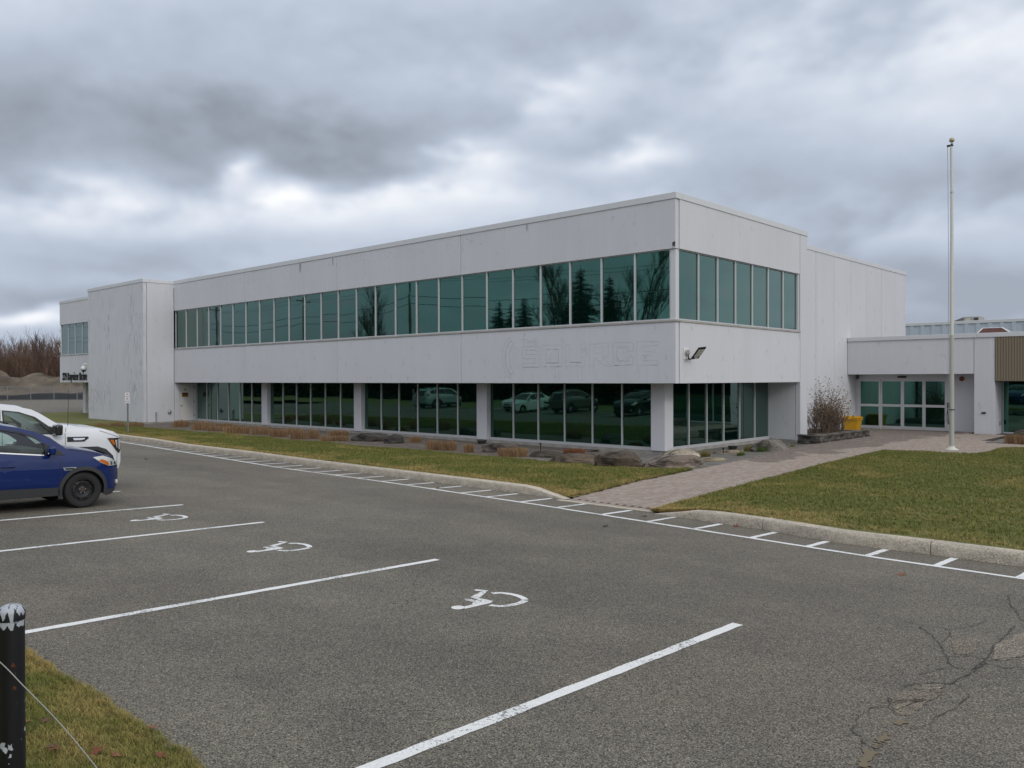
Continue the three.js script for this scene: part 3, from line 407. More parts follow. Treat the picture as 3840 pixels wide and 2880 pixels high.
// dark stain where the coping drips at the corner joint
{
  const cv = document.createElement('canvas'); cv.width = 2048; cv.height = 512; const c = cv.getContext('2d'), S = 2048 / 10.6;
  // ghost of the old sign: caulk outlines, drilled holes and drips
  const X0 = -26.3, YT = 4.62, P = (px, py) => { const w = onZ(1800 + px / 2.911, 1230 + py / 2.911, ZA); return [(w.x - X0) * S, (YT - w.y) * S]; };
  c.lineJoin = 'round'; reseed(303);
  const stroke = (pts, w = 2.2, a = .33, close = true) => { w *= 1.2; c.strokeStyle = `rgba(62,52,48,${a * rr(.45, 1.0)})`; c.lineWidth = w; c.beginPath(); pts.forEach((p, i) => { const q = P(...p); i ? c.lineTo(...q) : c.moveTo(...q); }); if (close) c.closePath(); c.stroke(); };
  const fillP = (pts, col) => { c.fillStyle = col; c.beginPath(); pts.forEach((p, i) => { const q = P(...p); i ? c.lineTo(...q) : c.moveTo(...q); }); c.closePath(); c.fill(); };
  const R = (x0, y0, x1, y1, r = 18) => { const o = []; for (const [cx, cy, a] of [[x1 - r, y0 + r, -90], [x1 - r, y1 - r, 0], [x0 + r, y1 - r, 90], [x0 + r, y0 + r, 180]]) for (let k = 0; k <= 4; k++) { const t = (a + k * 22.5) / 57.3; o.push([cx + r * Math.cos(t), cy + r * Math.sin(t)]); } return o; };
  const pale = 'rgba(236,238,246,.24)';
  const arcs = (cx, cy, r, a0, a1) => { const o = []; for (let k = 0; k <= 20; k++) { const t = lerp(a0, a1, k / 20) / 57.3; o.push([cx + r * Math.cos(t), cy + r * Math.sin(t)]); } return o; };
  for (const [r, d, s] of [[376, 28, 37], [338, 40, 33], [262, 40, 27]]) { stroke([...arcs(620, 325, r, 180 - s, 180 + s), ...arcs(620, 325, r - d, 180 + s, 180 - s)], 2, .28); }
  fillP([...arcs(620, 325, 344, 146, 214), ...arcs(620, 325, 300, 214, 146)], pale);
  const SS = [[640, 262], [612, 262], [612, 242], [500, 242], [500, 290], [648, 292], [648, 428], [462, 428], [462, 386], [610, 386], [610, 336], [462, 336], [462, 205], [640, 200]];
  stroke(SS, 2.4, .36); stroke(R(674, 188, 898, 424)); stroke(R(722, 232, 856, 382, 6)); stroke([[934, 180], [976, 178], [976, 374], [1106, 374], [1106, 174], [1150, 172], [1146, 416], [936, 420]], 2.2, .3); stroke([[1194, 178], [1400, 164], [1408, 250], [1395, 318], [1335, 322], [1440, 420], [1370, 412], [1250, 324], [1240, 416], [1194, 418]]); stroke([[1240, 212], [1340, 208], [1340, 280], [1236, 284]], 2, .26); stroke([[1672, 252], [1622, 252], [1622, 206], [1494, 208], [1494, 362], [1622, 362], [1622, 314], [1674, 314], [1670, 400], [1460, 410], [1445, 180], [1480, 160], [1650, 158], [1672, 180]], 2.3, .36); stroke([[1714, 150], [1944, 146], [1944, 196], [1766, 198], [1766, 256], [1866, 256], [1866, 298], [1766, 300], [1766, 358], [1944, 356], [1944, 404], [1714, 408]], 2.2, .28);
  for (const [a, b, d, e] of [[735, 245, 850, 375], [525, 212, 606, 240], [1255, 172, 1330, 205], [1255, 290, 1330, 560], [1510, 210, 1590, 355], [1870, 150, 1940, 190], [1525, 365, 1585, 405], [735, 390, 850, 600], [985, 385, 1100, 600]]) fillP([[a, b], [d, b], [d, e], [a, e]], pale);
  const T1 = (x0, y0, x1, y1, a = .35) => stroke([[x0, y0], [x1, y1]], 3, a, false);
  for (const [x0, y0, x1, y1] of [[456, 128, 505, 126], [480, 128, 482, 182], [522, 124, 524, 180], [566, 122, 572, 178], [524, 152, 570, 150], [594, 118, 636, 116], [594, 118, 594, 176], [594, 148, 630, 146], [594, 176, 638, 174]]) T1(x0, y0, x1, y1);
  for (const [x0, y, x1] of [[470, 428, 640], [700, 424, 730], [835, 420, 890], [1466, 408, 1520], [1590, 404, 1650], [1870, 404, 1944], [980, 374, 1104], [720, 382, 855], [806, 232, 858]]) T1(x0, y, x1, y - 1, .5);
  for (let k = 0; k < 60; k++) { const L = [[470, 640, 205, 425], [680, 890, 190, 420], [940, 1140, 180, 415], [1200, 1400, 170, 415], [1450, 1670, 160, 405], [1720, 1940, 150, 405], [255, 400, 100, 540]][k % 7], q = P(rr(L[0], L[1]), rr(L[2], L[3])); c.fillStyle = 'rgba(40,30,26,.6)'; c.beginPath(); c.arc(q[0], q[1], rr(1.2, 2.6), 0, 7); c.fill(); }
  for (const x of [620, 822, 860, 976, 1110, 1196, 1240, 1430, 1500, 1590, 1720, 1740, 1944, 330]) { const q = P(x, 425), e = P(x, rr(500, 600)); const w = rr(1.2, 3); c.strokeStyle = `rgba(74,64,58,${rr(.12, .24)})`; c.lineWidth = w; c.beginPath(); c.moveTo(...q); c.lineTo(q[0] + rr(-1, 1), e[1]); c.stroke(); }
  const t = new THREE.CanvasTexture(cv); t.colorSpace = THREE.SRGBColorSpace;
  const g = new THREE.PlaneGeometry(10.6, 10.6 * 512 / 2048); const h = 10.6 * 512 / 2048; g.translate(X0 + 5.3, YT - h / 2, ZA + .003);
  const o = partW(office, 'sign_ghost', g, std([1, 1, 1], .85, { map: t, transparent: true })); o.userData.label = 'caulk outlines and screw holes of removed sign letters';
}
{ // stains: drips and a dark corner chip on the parapet
  const cv = document.createElement('canvas'); cv.width = 2048; cv.height = 256; const c = cv.getContext('2d'), S = 2048 / 38; reseed(404);
  for (let k = 0; k < 420; k++) { const cx = [8, 13, 19.5, 21.5, 26, 3][k % 6] + rr(-2.4, 2.4), x = cx * S, y = rr(.15, 1.6) * S; c.fillStyle = `rgba(70,64,62,${rr(.05, .22)})`; c.fillRect(x, y, rr(1, 3), rr(2, 9)); }
  for (const [x, w, h, a] of [[14.6, 7, 60, .06], [17.6, 5, 55, .05], [31, 5, 40, .04]]) { c.fillStyle = `rgba(96,90,92,${a})`; for (let k = 0; k < 14; k++) c.fillRect(x * S + rr(-w, w) * .4, rr(0, 12), rr(1, w), h * rr(.6, 1.3)); }
  for (let k = 0; k < 16; k++) { c.fillStyle = 'rgba(46,42,40,.4)'; c.fillRect(2046 - rr(0, 5), 256 * 1.5 / 1.72 + rr(-4, 10) , rr(1, 3), rr(4, 26)); }
  const t = new THREE.CanvasTexture(cv); t.colorSpace = THREE.SRGBColorSpace; const g = new THREE.PlaneGeometry(38, 1.72); g.translate(XB - 19.02, (Y2 + Y3) / 2, ZA + .003);
  partW(office, 'stain', g, std([1, 1, 1], .9, { map: t, transparent: true }));
}
{ // flaking paint on the stair tower, thickest near the ground
  const cv = document.createElement('canvas'); cv.width = 1024; cv.height = 1024; const c = cv.getContext('2d'), S = 1024 / 9.05; reseed(405);
  const blob = (x, y, s, col) => { c.fillStyle = col; c.beginPath(); for (let a = 0; a < 12; a++) { const q = s * rr(.3, 1.1), X = (x + q * .5 * Math.cos(a / 6 * Math.PI)) * S, Y = (y + q * 1.5 * Math.sin(a / 6 * Math.PI)) * S; a ? c.lineTo(X, Y) : c.moveTo(X, Y); } c.closePath(); c.fill(); };
  for (let k = 0; k < 260; k++) { const z = [[.7, 7.6, .9, .9], [1.6, 7.4, .9, 1.1], [3.1, 7.2, .9, .8], [7.6, 6.9, .7, 1.2], [8.3, 4.6, .5, 2.6], [7.3, 2.4, .5, 1.8], [3.4, 3.2, .5, 1.2]][k % 7]; blob(z[0] + rr(-1, 1) * z[2], clamp(z[1] + rr(-1, 1) * z[3], 0, 8.9), rr(.05, .26), rnd() < .6 ? `rgba(128,124,126,${rr(.06, .17)})` : `rgba(214,216,222,${rr(.08, .2)})`); }
  const t = new THREE.CanvasTexture(cv); t.colorSpace = THREE.SRGBColorSpace; const g = new THREE.PlaneGeometry(9.05, 9.0); g.translate((XC + XT) / 2, Y3 / 2 - .01, ZT + .003); partW(office, 'stain', g, std([1, 1, 1], .9, { map: t, transparent: true }));
}
// address letters on the far wing, beyond the tower
const font = await new FontLoader().loadAsync('fonts/droid/droid_serif_bold.typeface.json'), sans = await new FontLoader().loadAsync('fonts/droid/droid_sans_bold.typeface.json');
{ const tg = new TextGeometry('279 Bayview Drive', { font, size: .5, depth: .05, curveSegments: 4 }); tg.computeBoundingBox(); const w = tg.boundingBox.max.x; tg.scale(5.15 / w, 1.2, 1); tg.translate(-73.85, 2.72, ZA + .004); const o = partW(office, 'address_lettering', tg, M.black); o.userData.label = 'black raised address letters'; }
// ceiling lights seen through the upper windows
{
  const glow = std([.8, .8, .8], .6, { emissive: lin(1, .97, .9), emissiveIntensity: .9 });
  for (const [x, z] of [[-26.5, -29], [-24, -29], [-26.5, -31.6], [-24, -31.6], [-29, -29]]) {
    const l = partW(office, 'ceiling_light', bb(x - .6, x + .6, Y2 - .05, Y2 - .022, z - .15, z + .15), glow);
    const r = new THREE.RectAreaLight(lin(1, .97, .9), .9, 1.2, .3); r.position.set(x - PO[0], Y2 - .06 - PO[1], z - PO[2]); r.rotation.x = -Math.PI / 2; r.name = 'light'; office.add(r);
  }
}

// ================================================================== LOW ENTRANCE BUILDING
const ZE = -44.9, ZD = -46.12;
const low = thing('entrance_building', 'low grey building with canopy, glazed sliding doors and ribbed brown panels', 'building', [-4, 0, -52]);
const YS = 2.9, YK = 4.66, pierL = onZ(3653, 1500, ZE).x, pierR = onZ(3730, 1500, ZE).x;
partW(low, 'canopy_fascia', uvm(bb(XW + .02, pierL - .02, YS, YK, ZE - .25, ZE, .008)), M.wall);
partW(low, 'canopy_soffit', uvm(bb(XW + .02, pierL - .02, YS + .03, YS + .1, ZD, ZE - .25)), M.wall);
partW(low, 'pier', uvm(bb(pierL, pierR, -.06, YK, ZD - .2, ZE + .004, .01)), M.wall);
partW(low, 'pier_base', uvm(bb(pierL + .02, pierR + .05, -.3, -.02, ZD - .1, ZE + .06, .02)), M.conc);
const recX = onZ(2900 + 1545 / 2.353, 1500, ZD).x;
partW(low, 'recess_wall', uvm(bb(recX, pierL, -.06, YS + .06, ZD - .15, ZD, .004)), M.wall);
{ // ribbed panels
  const g = [], x1 = 26; for (let x = pierR + .02; x < x1; x += .115) { g.push(bb(x + .02, x + .09, 2.55, YK, ZE - .2, ZE + .035, .01)); }
  const near = g.slice(0, 12); near.forEach((q) => partW(low, 'panel_rib', uvm(q), M.brownPanel)); partW(low, 'ribbed_panel', uvm(mergeGeometries(g.slice(12).map((q) => q.index ? q.toNonIndexed() : q))), M.brownPanel).userData.kind = 'stuff'; partW(low, 'panel_backing', uvm(bb(pierR + .02, x1, 2.552, YK - .002, ZE - .25, ZE)), M.brownPanel);
}
const lc = (x0, x1) => partW(low, 'coping', bb(x0 + .003, x1 - .003, YK - .01, YK + .20, ZE - .45, ZE + .06, .012), M.cap); { let x = XW + .03; for (const n of [-14.1, -11.0, -8.2, -5.1, -2, 1, 7, 13, 19, 26]) { lc(x, n); x = n; } }
partW(low, 'roof', bb(XW + .03, 26, YK - .25, YK - .1, -70, ZE - .4), M.darkGrey);
partW(low, 'inner_wall', mergeGeometries([bb(XW + .03, 26, -.2, YK - .3, -58.2, -58), bb(XW + .03, 26, -.2, -.03, -58, ZD - .05), bb(XW + .03, 26, 2.95, 3.05, -58, ZD - .05), bb(25.8, 26, -.2, YK, -58, ZE)]), M.inWall);
for (let i = 0; i < 18; i++) { const a = onZ(2900 + 2025 / 2.353, 1500, ZD - .15).x + i * 1.9; win(low, 'z', a, a + 1.9, -.02, 2.56, ZD - .15, M.glass, { frame: M.alum, sill: .08 }); }
{ // four sliding glass leaves
  const xs = [757, 945, 1137, 1328, 1530].map((m) => onZ(2900 + m / 2.353, 1500, ZD).x), top = 2.66;
  partW(low, 'door_header', bb(xs[0] - .02, recX, top, YS + .05, ZD - .12, ZD + .02, .004), M.alum); partW(low, 'door_jamb', bb(xs[4] + .0, recX, -.02, top, ZD - .1, ZD + .015, .004), M.alum); partW(low, 'door_jamb', bb(XW + .013, xs[0] - .002, -.02, top, ZD - .1, ZD + .015), M.alum);
  partW(low, 'motion_sensor', bb((xs[2]) - .22, xs[2] + .22, top + .05, top + .15, ZD + .02, ZD + .09, .02), M.black);
  for (let i = 0; i < 4; i++) {
    const a = xs[i], b = xs[i + 1], zz = ZD - (i === 1 || i === 2 ? .05 : 0), f = .085;
    const d = partW(low, 'door', mergeGeometries([bb(a, a + f, 0, top, zz - .03, zz + .02), bb(b - f, b, 0, top, zz - .03, zz + .02), bb(a + f, b - f, 0, .17, zz - .029, zz + .019), bb(a + f, b - f, top - .13, top, zz - .029, zz + .019), bb(a + f, b - f, 1.19, 1.32, zz - .029, zz + .019)]), M.alum);
    for (const [y0, y1] of [[.17, 1.19], [1.32, top - .13]]) { const w = b - a - 2 * f, g = new THREE.PlaneGeometry(w, y1 - y0), uv = g.attributes.uv; for (let k = 0; k < 4; k++) uv.setXY(k, uv.getX(k) * w, uv.getY(k) * (y1 - y0)); g.translate((a + b) / 2, (y0 + y1) / 2, zz - .004); partW(d, 'pane', g, M.glass); }
  }
  const bl = onZ(2900 + 1663 / 2.353, 1150 + 636 / 2.353, ZD); partW(low, 'alarm_bell', new THREE.SphereGeometry(.12, 16, 10, 0, 6.3, 0, 1.6).rotateX(Math.PI / 2).scale(1, 1, .6).translate(bl.x, bl.y, ZD + .02), std([.22, .05, .025], .5));
  const bx = onZ(2900 + 1857 / 2.353, 1150 + 937 / 2.353, ZE); partW(low, 'card_reader', bb(bx.x - .09, bx.x + .09, bx.y - .04, bx.y + .04, ZE + .003, ZE + .06, .01), M.black);
  const ox = onX(2900 + 1993 / 2.353, 1150 + 1025 / 2.353, pierR); partW(low, 'outlet_box', bb(pierR - .0, pierR + .08, ox.y - .1, ox.y + .1, ox.z - .07, ox.z + .07, .01), M.galv);
}
// roof lantern and the blue warehouse behind
{
  const zc = -53, a = onZ(3690, 1250, zc), b = onZ(3840, 1250, zc), t = thing('roof_lantern', 'dark red hipped skylight with white edges on the flat roof', 'skylight', [onZ(3745, 1250, zc).x, YK - .05, zc]);
  const w = 1.35, d = .9, y0 = 0, y1 = onZ(3720, 1233, zc).y - YK + .1, r = .8, q = (...p) => { const g = new THREE.BufferGeometry(); g.setAttribute('position', new THREE.Float32BufferAttribute(p.flat(), 3)); g.setIndex(p.length === 4 ? [0, 1, 2, 0, 2, 3] : [0, 1, 2]); g.computeVertexNormals(); return g; };
  const A = [-w, .1, d], B = [w, .1, d], C = [w, .1, -d], D = [-w, .1, -d], E = [-r, y1, 0], F = [r * .2, y1, 0], red = std([.085, .022, .016], .6);
  mesh('roof_slope', q(A, B, F, E), red, t); mesh('roof_slope', q(C, D, E, F), red, t); mesh('roof_slope', q(D, A, E), red, t); mesh('roof_slope', q(B, C, F), red, t); mesh('curb', bb(-w, w, -.1, .1, -d, d), M.white, t);
  for (const [p, s] of [[A, E], [B, F], [E, F], [D, E], [C, F]]) mesh('ridge_cap', bar(V(...p), V(...s), .03), M.white, t);
}
{
  const zw = -82, l = onZ(3380, 1213, zw), ytop = onZ(3396, 1213, zw).y, t = thing('warehouse', 'pale blue corrugated metal warehouse behind the low roof', 'building', [10, 0, -95]), x0 = l.x - 14, x1 = 45;
  partW(t, 'wall', bb(x0, x1, -.3, ytop - .25, zw - 24, zw), M.blueMetal);
  let k = 0; for (let x = l.x - 2; x < x1; x += .92) { const g = bb(x, x + .34, .0, ytop - .25, zw - .01, zw + .07, .02); if (k++ < 26) partW(t, 'cladding_rib', g, M.blueMetal); else partW(t, 'cladding_rib', g, M.blueMetal); }
  partW(t, 'eaves_flashing', bb(x0, x1, ytop - .27, ytop, zw - .3, zw + .1, .02), M.cap); partW(t, 'roof', bb(x0, x1, ytop - .3, ytop - .1, zw - 24, zw - .3), M.galv);
  const zr = -90, a = onZ(3600, 1205, zr), b = onZ(3682, 1188, zr), u = thing('rooftop_unit', 'boxy air handling unit with sloping hood on the warehouse roof', 'air conditioner', [(a.x + b.x) / 2, ytop - .1, zr]), w = (b.x - a.x) / 2, h = b.y - ytop + .1;
  mesh('cabinet', bb(-w * .4, w, 0, h, -1, 1, .03), std([.33, .32, .29], .6), u); mesh('louvre_panel', bb(-w * .2, w * .2, .15, h - .15, 1.002, 1.03), std([.5, .48, .4], .6), u); mesh('louvre_panel', bb(w * .55, w * .92, .15, h - .12, 1.002, 1.03), M.darkGrey, u);
  const hg = new THREE.BufferGeometry(); hg.setAttribute('position', new THREE.Float32BufferAttribute([-w * 1.5, .5, .9, -w * .4, .1, .9, -w * .4, h, .9, -w * 1.5, .5, -.9, -w * .4, .1, -.9, -w * .4, h, -.9], 3)); hg.setIndex([0, 1, 2, 3, 5, 4, 0, 2, 5, 0, 5, 3, 0, 3, 4, 0, 4, 1]); hg.computeVertexNormals(); mesh('intake_hood', hg, std([.16, .15, .14], .6), u);
}

// ================================================================== FIXTURES
{ // flagpole
  const b = onY(3569, 1688, 0), top = CAMY + (1420 - 540) / FPX * 31.04, t = thing('flagpole', 'tall white flagpole with gold ball and flared base on the paved forecourt', 'flagpole', [b.x, 0, b.z]);
  const dep = (y) => onZ(3569, y, b.z).y, H = top - .05, pw = std([.60, .60, .56], .5);
  mesh('base', lathe([[0, .002], [.235, .002], [.235, .025], [.18, .06], [.125, .085], [.105, .15], [0, .15]], 28), std([.58, .57, .5], .6), t);
  mesh('lower_tube', bar(V(0, .1, 0), V(0, 4.3, 0), .085, .08, 20), std([.40, .41, .37], .5), t); mesh('middle_tube', bar(V(0, 4.28, 0), V(0, H - 1.7, 0), .070, .052, 18), pw, t); mesh('upper_tube', bar(V(0, H - 1.72, 0), V(-.02, H, 0), .05, .045, 16), pw, t); mesh('collar', bar(V(0, H - 1.76, 0), V(0, H - 1.7, 0), .06, .055, 16), M.galv, t);
  mesh('truck', mergeGeometries([bar(V(0, H, 0), V(0, H + .1, 0), .06, .03, 12), bb(-.17, .02, H - .01, H + .06, -.03, .03, .01).toNonIndexed()].map((g) => { g = g.index ? g.toNonIndexed() : g; return g; })), M.black, t); mesh('ball', new THREE.SphereGeometry(.095, 20, 14).translate(0, H + .22, 0), std([.42, .37, .22], .35, { metalness: .3 }), t);
  const cv = new THREE.CatmullRomCurve3([V(-.15, H, 0), V(-.13, H - 1, .02), V(-.1, 6, .05), V(-.11, 3, .07), V(-.1, 1.55, .06)]); mesh('halyard', new THREE.TubeGeometry(cv, 30, .009, 5), M.galv, t);
  const cv2 = new THREE.CatmullRomCurve3([V(-.11, 1.7, .03), V(-.15, 1.2, .05), V(-.09, .95, .05), V(-.13, 1.5, .03)]); mesh('rope_loop', new THREE.TubeGeometry(cv2, 24, .013, 5), M.darkGrey, t); mesh('cleat', mergeGeometries([bb(-.16, -.07, 1.58, 1.78, -.02, .03, .01), new THREE.TorusGeometry(.098, .018, 6, 20).rotateX(Math.PI / 2).translate(0, 1.52, 0)].map((g) => g.toNonIndexed())), M.darkGrey, t);
}
{ // floodlight at the corner
  const p = onX(2570, 1330, XB), t = thing('floodlight', 'dark flat floodlight tilted up from a junction box on the corner wall', 'floodlight', [p.x, p.y - .05, p.z]);
  mesh('back_plate', uvm(bb(.003, .02, -.12, .3, -.2, .12, .004)), M.white, t); mesh('junction_box', new THREE.CylinderGeometry(.1, .1, .1, 20).rotateZ(Math.PI / 2).translate(.07, .12, -.02), std([.35, .34, .3], .5), t); mesh('arm', mergeGeometries([bar(V(.1, .1, 0), V(.14, -.1, 0), .022, .022, 8), bar(V(.14, -.12, -.1), V(.2, -.1, .12), .03, .03, 8)]), M.black, t);
  const h = mesh('lamp_head', new RoundedBoxGeometry(.62, .05, .34, 2, .02), M.black, t); h.position.set(.47, .1, -.1); h.rotation.set(.1, -.35, .72);
  for (const x of [-.1, .03, .16]) { const l = mesh('lens', bb(x - .055, x + .055, -.034, -.026, -.13, .13), std([.62, .62, .56], .3), h); void l; } mesh('driver_label', bb(-.27, -.2, -.033, -.027, -.08, .06), M.white, h);
}
{ // dome camera on the tower
  const p = onZ(328, 1368, ZT), t = thing('security_camera', 'white dome camera on a bracket at the stair tower corner', 'camera', [XT - .0, p.y - .02, ZT - .1]);
  mesh('bracket', mergeGeometries([bar(V(.03, .05, .05), V(-.85, .1, .1), .045, .04, 10), bar(V(-.85, .12, .1), V(-.85, -.1, .1), .05, .05, 10)]), M.white, t); mesh('wall_plate', bb(-.01, .05, -.15, .2, -.06, .16, .01), std([.55, .5, .4], .6), t); mesh('housing', lathe([[0, .1], [.14, .06], [.19, -.05], [.2, -.2], [0, -.2]], 20).translate(-.85, -.15, .1), M.white, t); mesh('dome', new THREE.SphereGeometry(.16, 18, 10, 0, 6.3, Math.PI / 2, Math.PI / 2).translate(-.85, -.34, .1), phys([.01, .01, .012], .08), t);
}
{ // no parking sign
  const b = onY(480, 1623, .08), t = thing('no_parking_sign', 'small white no parking fire lane sign on a galvanised post in the grass', 'sign', [b.x, lawnLeft(b.x, b.z) - .02, b.z], .33), yt = onZ(480, 1473, b.z).y - lawnLeft(b.x, b.z);
  mesh('post', mergeGeometries([bb(-.03, .03, 0, yt, -.02, -.005), bb(-.03, -.022, 0, yt, -.005, .03), bb(.022, .03, 0, yt, -.005, .03)]), M.galv, t);
  const c = document.createElement('canvas'); c.width = 192; c.height = 320; const x = c.getContext('2d'); x.fillStyle = '#e9e9ea'; x.fillRect(0, 0, 192, 320); x.textAlign = 'center'; x.fillStyle = '#33333a'; x.font = 'bold 58px sans-serif'; x.fillText('NO', 96, 66); x.fillStyle = '#b3202c'; x.font = 'bold 37px sans-serif'; x.fillText('PARKING', 96, 128); x.fillStyle = '#5b2030'; x.font = 'bold 46px sans-serif'; x.fillText('FIRE', 96, 188); x.fillText('LANE', 96, 236); x.fillStyle = '#7c1c28'; x.fillRect(34, 272, 124, 12); x.beginPath(); x.moveTo(14, 278); x.lineTo(44, 260); x.lineTo(44, 296); x.fill(); x.beginPath(); x.moveTo(178, 278); x.lineTo(148, 260); x.lineTo(148, 296); x.fill();
  const tx = new THREE.CanvasTexture(c); tx.colorSpace = THREE.SRGBColorSpace; mesh('plate', bb(-.16, .16, yt - .5, yt + .03, .03, .034), M.white, t); const fp = new THREE.PlaneGeometry(.31, .52); fp.translate(0, yt - .235, .037); mesh('legend', fp, std([1, 1, 1], .5, { map: tx }), t);
}
{ // bollard and its cable
  const r = pray(42, 2263), p = V(r.x * 4.06, CAMY + r.y * 4.06, r.z * 4.06), g = verge(p.x, p.z), h = p.y - g;
  const t = thing('bollard', 'black steel pipe bollard with flaking paint at the edge of the grass', 'bollard', [p.x, g - .02, p.z]);
  const c = document.createElement('canvas'); c.width = 512; c.height = 1024; const x = c.getContext('2d'); reseed(66); x.fillStyle = '#121318'; x.fillRect(0, 0, 512, 1024);
  for (let k = 0; k < 900; k++) { x.fillStyle = `rgba(${40 + rr(0, 50)},${42 + rr(0, 50)},${52 + rr(0, 50)},${rr(.1, .35)})`; x.fillRect(rr(0, 512), rr(0, 1024), rr(1, 5), rr(1, 6)); }
  const flake = (cx, cy, s, col = '#aab0b8') => { x.fillStyle = col; x.beginPath(); for (let a = 0; a < 11; a++) { const q = s * rr(.45, 1.1), X = cx + q * 1.1 * Math.cos(a / 11 * 6.283), Y = cy + q * Math.sin(a / 11 * 6.283); a ? x.lineTo(X, Y) : x.moveTo(X, Y); } x.closePath(); x.fill(); };
  for (let k = 0; k < 60; k++) flake(rr(0, 512), 14 + rr(0, 40), rr(6, 26)); for (let g = 0; g < 17; g++) { const gx = rr(0, 512), gy = 180 + rr(0, 760), n = 2 + Math.floor(rr(0, 6)); for (let k = 0; k < n; k++) flake(gx + rr(-34, 34), gy + rr(-40, 40), rr(2, 19) * (rnd() < .3 ? 1.4 : .8), ['#a9afb8', '#8d939c', '#b9bec4'][Math.floor(rnd() * 3)]); } for (let k = 0; k < 40; k++) { x.fillStyle = `rgba(150,154,160,${rr(.15, .5)})`; x.fillRect(rr(0, 512), rr(100, 1000), rr(1, 3), rr(6, 40)); } for (let k = 0; k < 7; k++) flake(rr(0, 512), rr(190, 330), rr(8, 16), '#5a2c18');
  const tx = new THREE.CanvasTexture(c); tx.colorSpace = THREE.SRGBColorSpace; tx.wrapS = THREE.RepeatWrapping; const bm = std([1, 1, 1], .45, { map: tx });
  const R = .058, body = new THREE.CylinderGeometry(R, R, h - .035, 36, 1, true); body.translate(0, (h - .035) / 2 + .02, 0); mesh('pipe', body, bm, t);
  const dome = lathe([[R + .002, -.04], [R + .003, -.002], [R * .93, .014], [R * .7, .027], [R * .35, .035], [0.001, .037]], 36), uv = dome.attributes.uv; for (let i = 0; i < uv.count; i++) uv.setXY(i, uv.getX(i), .93 + .06 * uv.getY(i)); dome.translate(0, h - .018, 0); mesh('domed_cap', dome, bm, t);
  // steel cable slung past the post towards the next one
  const P = (px, py, d) => { const q = pray(px, py); return V(q.x * d, CAMY + q.y * d, q.z * d); };
  const k = [P(-420, 2230, 4.2), P(-150, 2370, 4.02), P(0, 2483, 3.95), P(88, 2572, 3.93), P(220, 2708, 3.86), P(363, 2880, 3.72), P(560, 3150, 3.5)];
  const cab = mesh(numbered('guide_cable'), new THREE.TubeGeometry(new THREE.CatmullRomCurve3(k), 60, .0028, 6), std([.34, .33, .31], .45, { metalness: .5 })); tag(cab, 'thin steel cable slung past the black bollard down to the grass', 'cable');
}

// ================================================================== PLANTER, SHRUB, BIN
{
  const x0 = -15.25, x1 = -14.25, z1 = -34.28, z0 = -39.95, t = thing('stone_planter', 'raised planter of rough grey stone blocks with flat cap stones', 'planter', [-15, 0, -37]); reseed(31);
  const ms = [[.115, .105, .095], [.085, .08, .075], [.15, .135, .12], [.10, .092, .09]].map((c) => std(c.map((v) => v * 1.6), .92, { map: rockTex, bumpMap: rockBump, bumpScale: .012 }));
  for (let c = 0; c < 3; c++) {
    const y = -.06 + c * .105; let z = z1; const st = rr(.14, .3); let f = true;
    while (z > z0) { const L = f ? st : rr(.2, .42), e = Math.max(z0, z - L); partW(t, 'stone_block', uvm(bb(x1 - .2, x1 + rr(-.012, .012), y + .004, y + .1, e + .004, z - .004, .012)), ms[Math.floor(rnd() * 4)]); z = e; f = false; }
    let x = x1 - .2; f = true; while (x > x0) { const L = f ? rr(.12, .24) : rr(.2, .4), e = Math.max(x0, x - L); partW(t, 'stone_block', uvm(bb(e + .004, x - .004, y + .004, y + .1, z1 - .2, z1 + rr(-.012, .012), .012)), ms[Math.floor(rnd() * 4)]); x = e; f = false; }
    partW(t, 'stone_block', uvm(bb(x1 - .2, x1 - .004, y + .004, y + .1, z1 - .003, z1 + .012, .006)), ms[c]);
    let xe = x1 - .2; while (xe > -17.1) { const e = Math.max(-17.1, xe - .35); partW(t, 'stone_block', uvm(bb(e + .004, xe - .004, y + .004, y + .1, z0, z0 + .2, .012)), ms[Math.floor(rnd() * 4)]); xe = e; }
  }
  const cm = std([.21, .195, .165], .9, { map: rockTex, bumpMap: rockBump, bumpScale: .006 }); for (let z = z1 + .03; z > z0; z -= .6) partW(t, 'cap_stone', uvm(bb(x1 - .26, x1 + .03, .257, .32, Math.max(z0, z - .6) + .004, z - .004, .01)), cm); for (let x = x1 - .27; x > x0; x -= .5) partW(t, 'cap_stone', uvm(bb(Math.max(x0, x - .5) + .004, x - .004, .257, .32, z1 - .26, z1 + .03, .01)), cm);
  partW(t, 'soil', uvm(patch(8, 20, (u, v) => [lerp(v < .36 ? x0 : -17.15, x1 - .18, u), .22 + (vnoise(u * 9, v * 30) - .5) * .05, lerp(z1 - .2, z0 + .1, v)])), M.mulch);
}
const twigM = std([.14, .10, .075], .9), leafM = std([.17, .11, .05], .9), leafG = std([.085, .088, .03], .9);
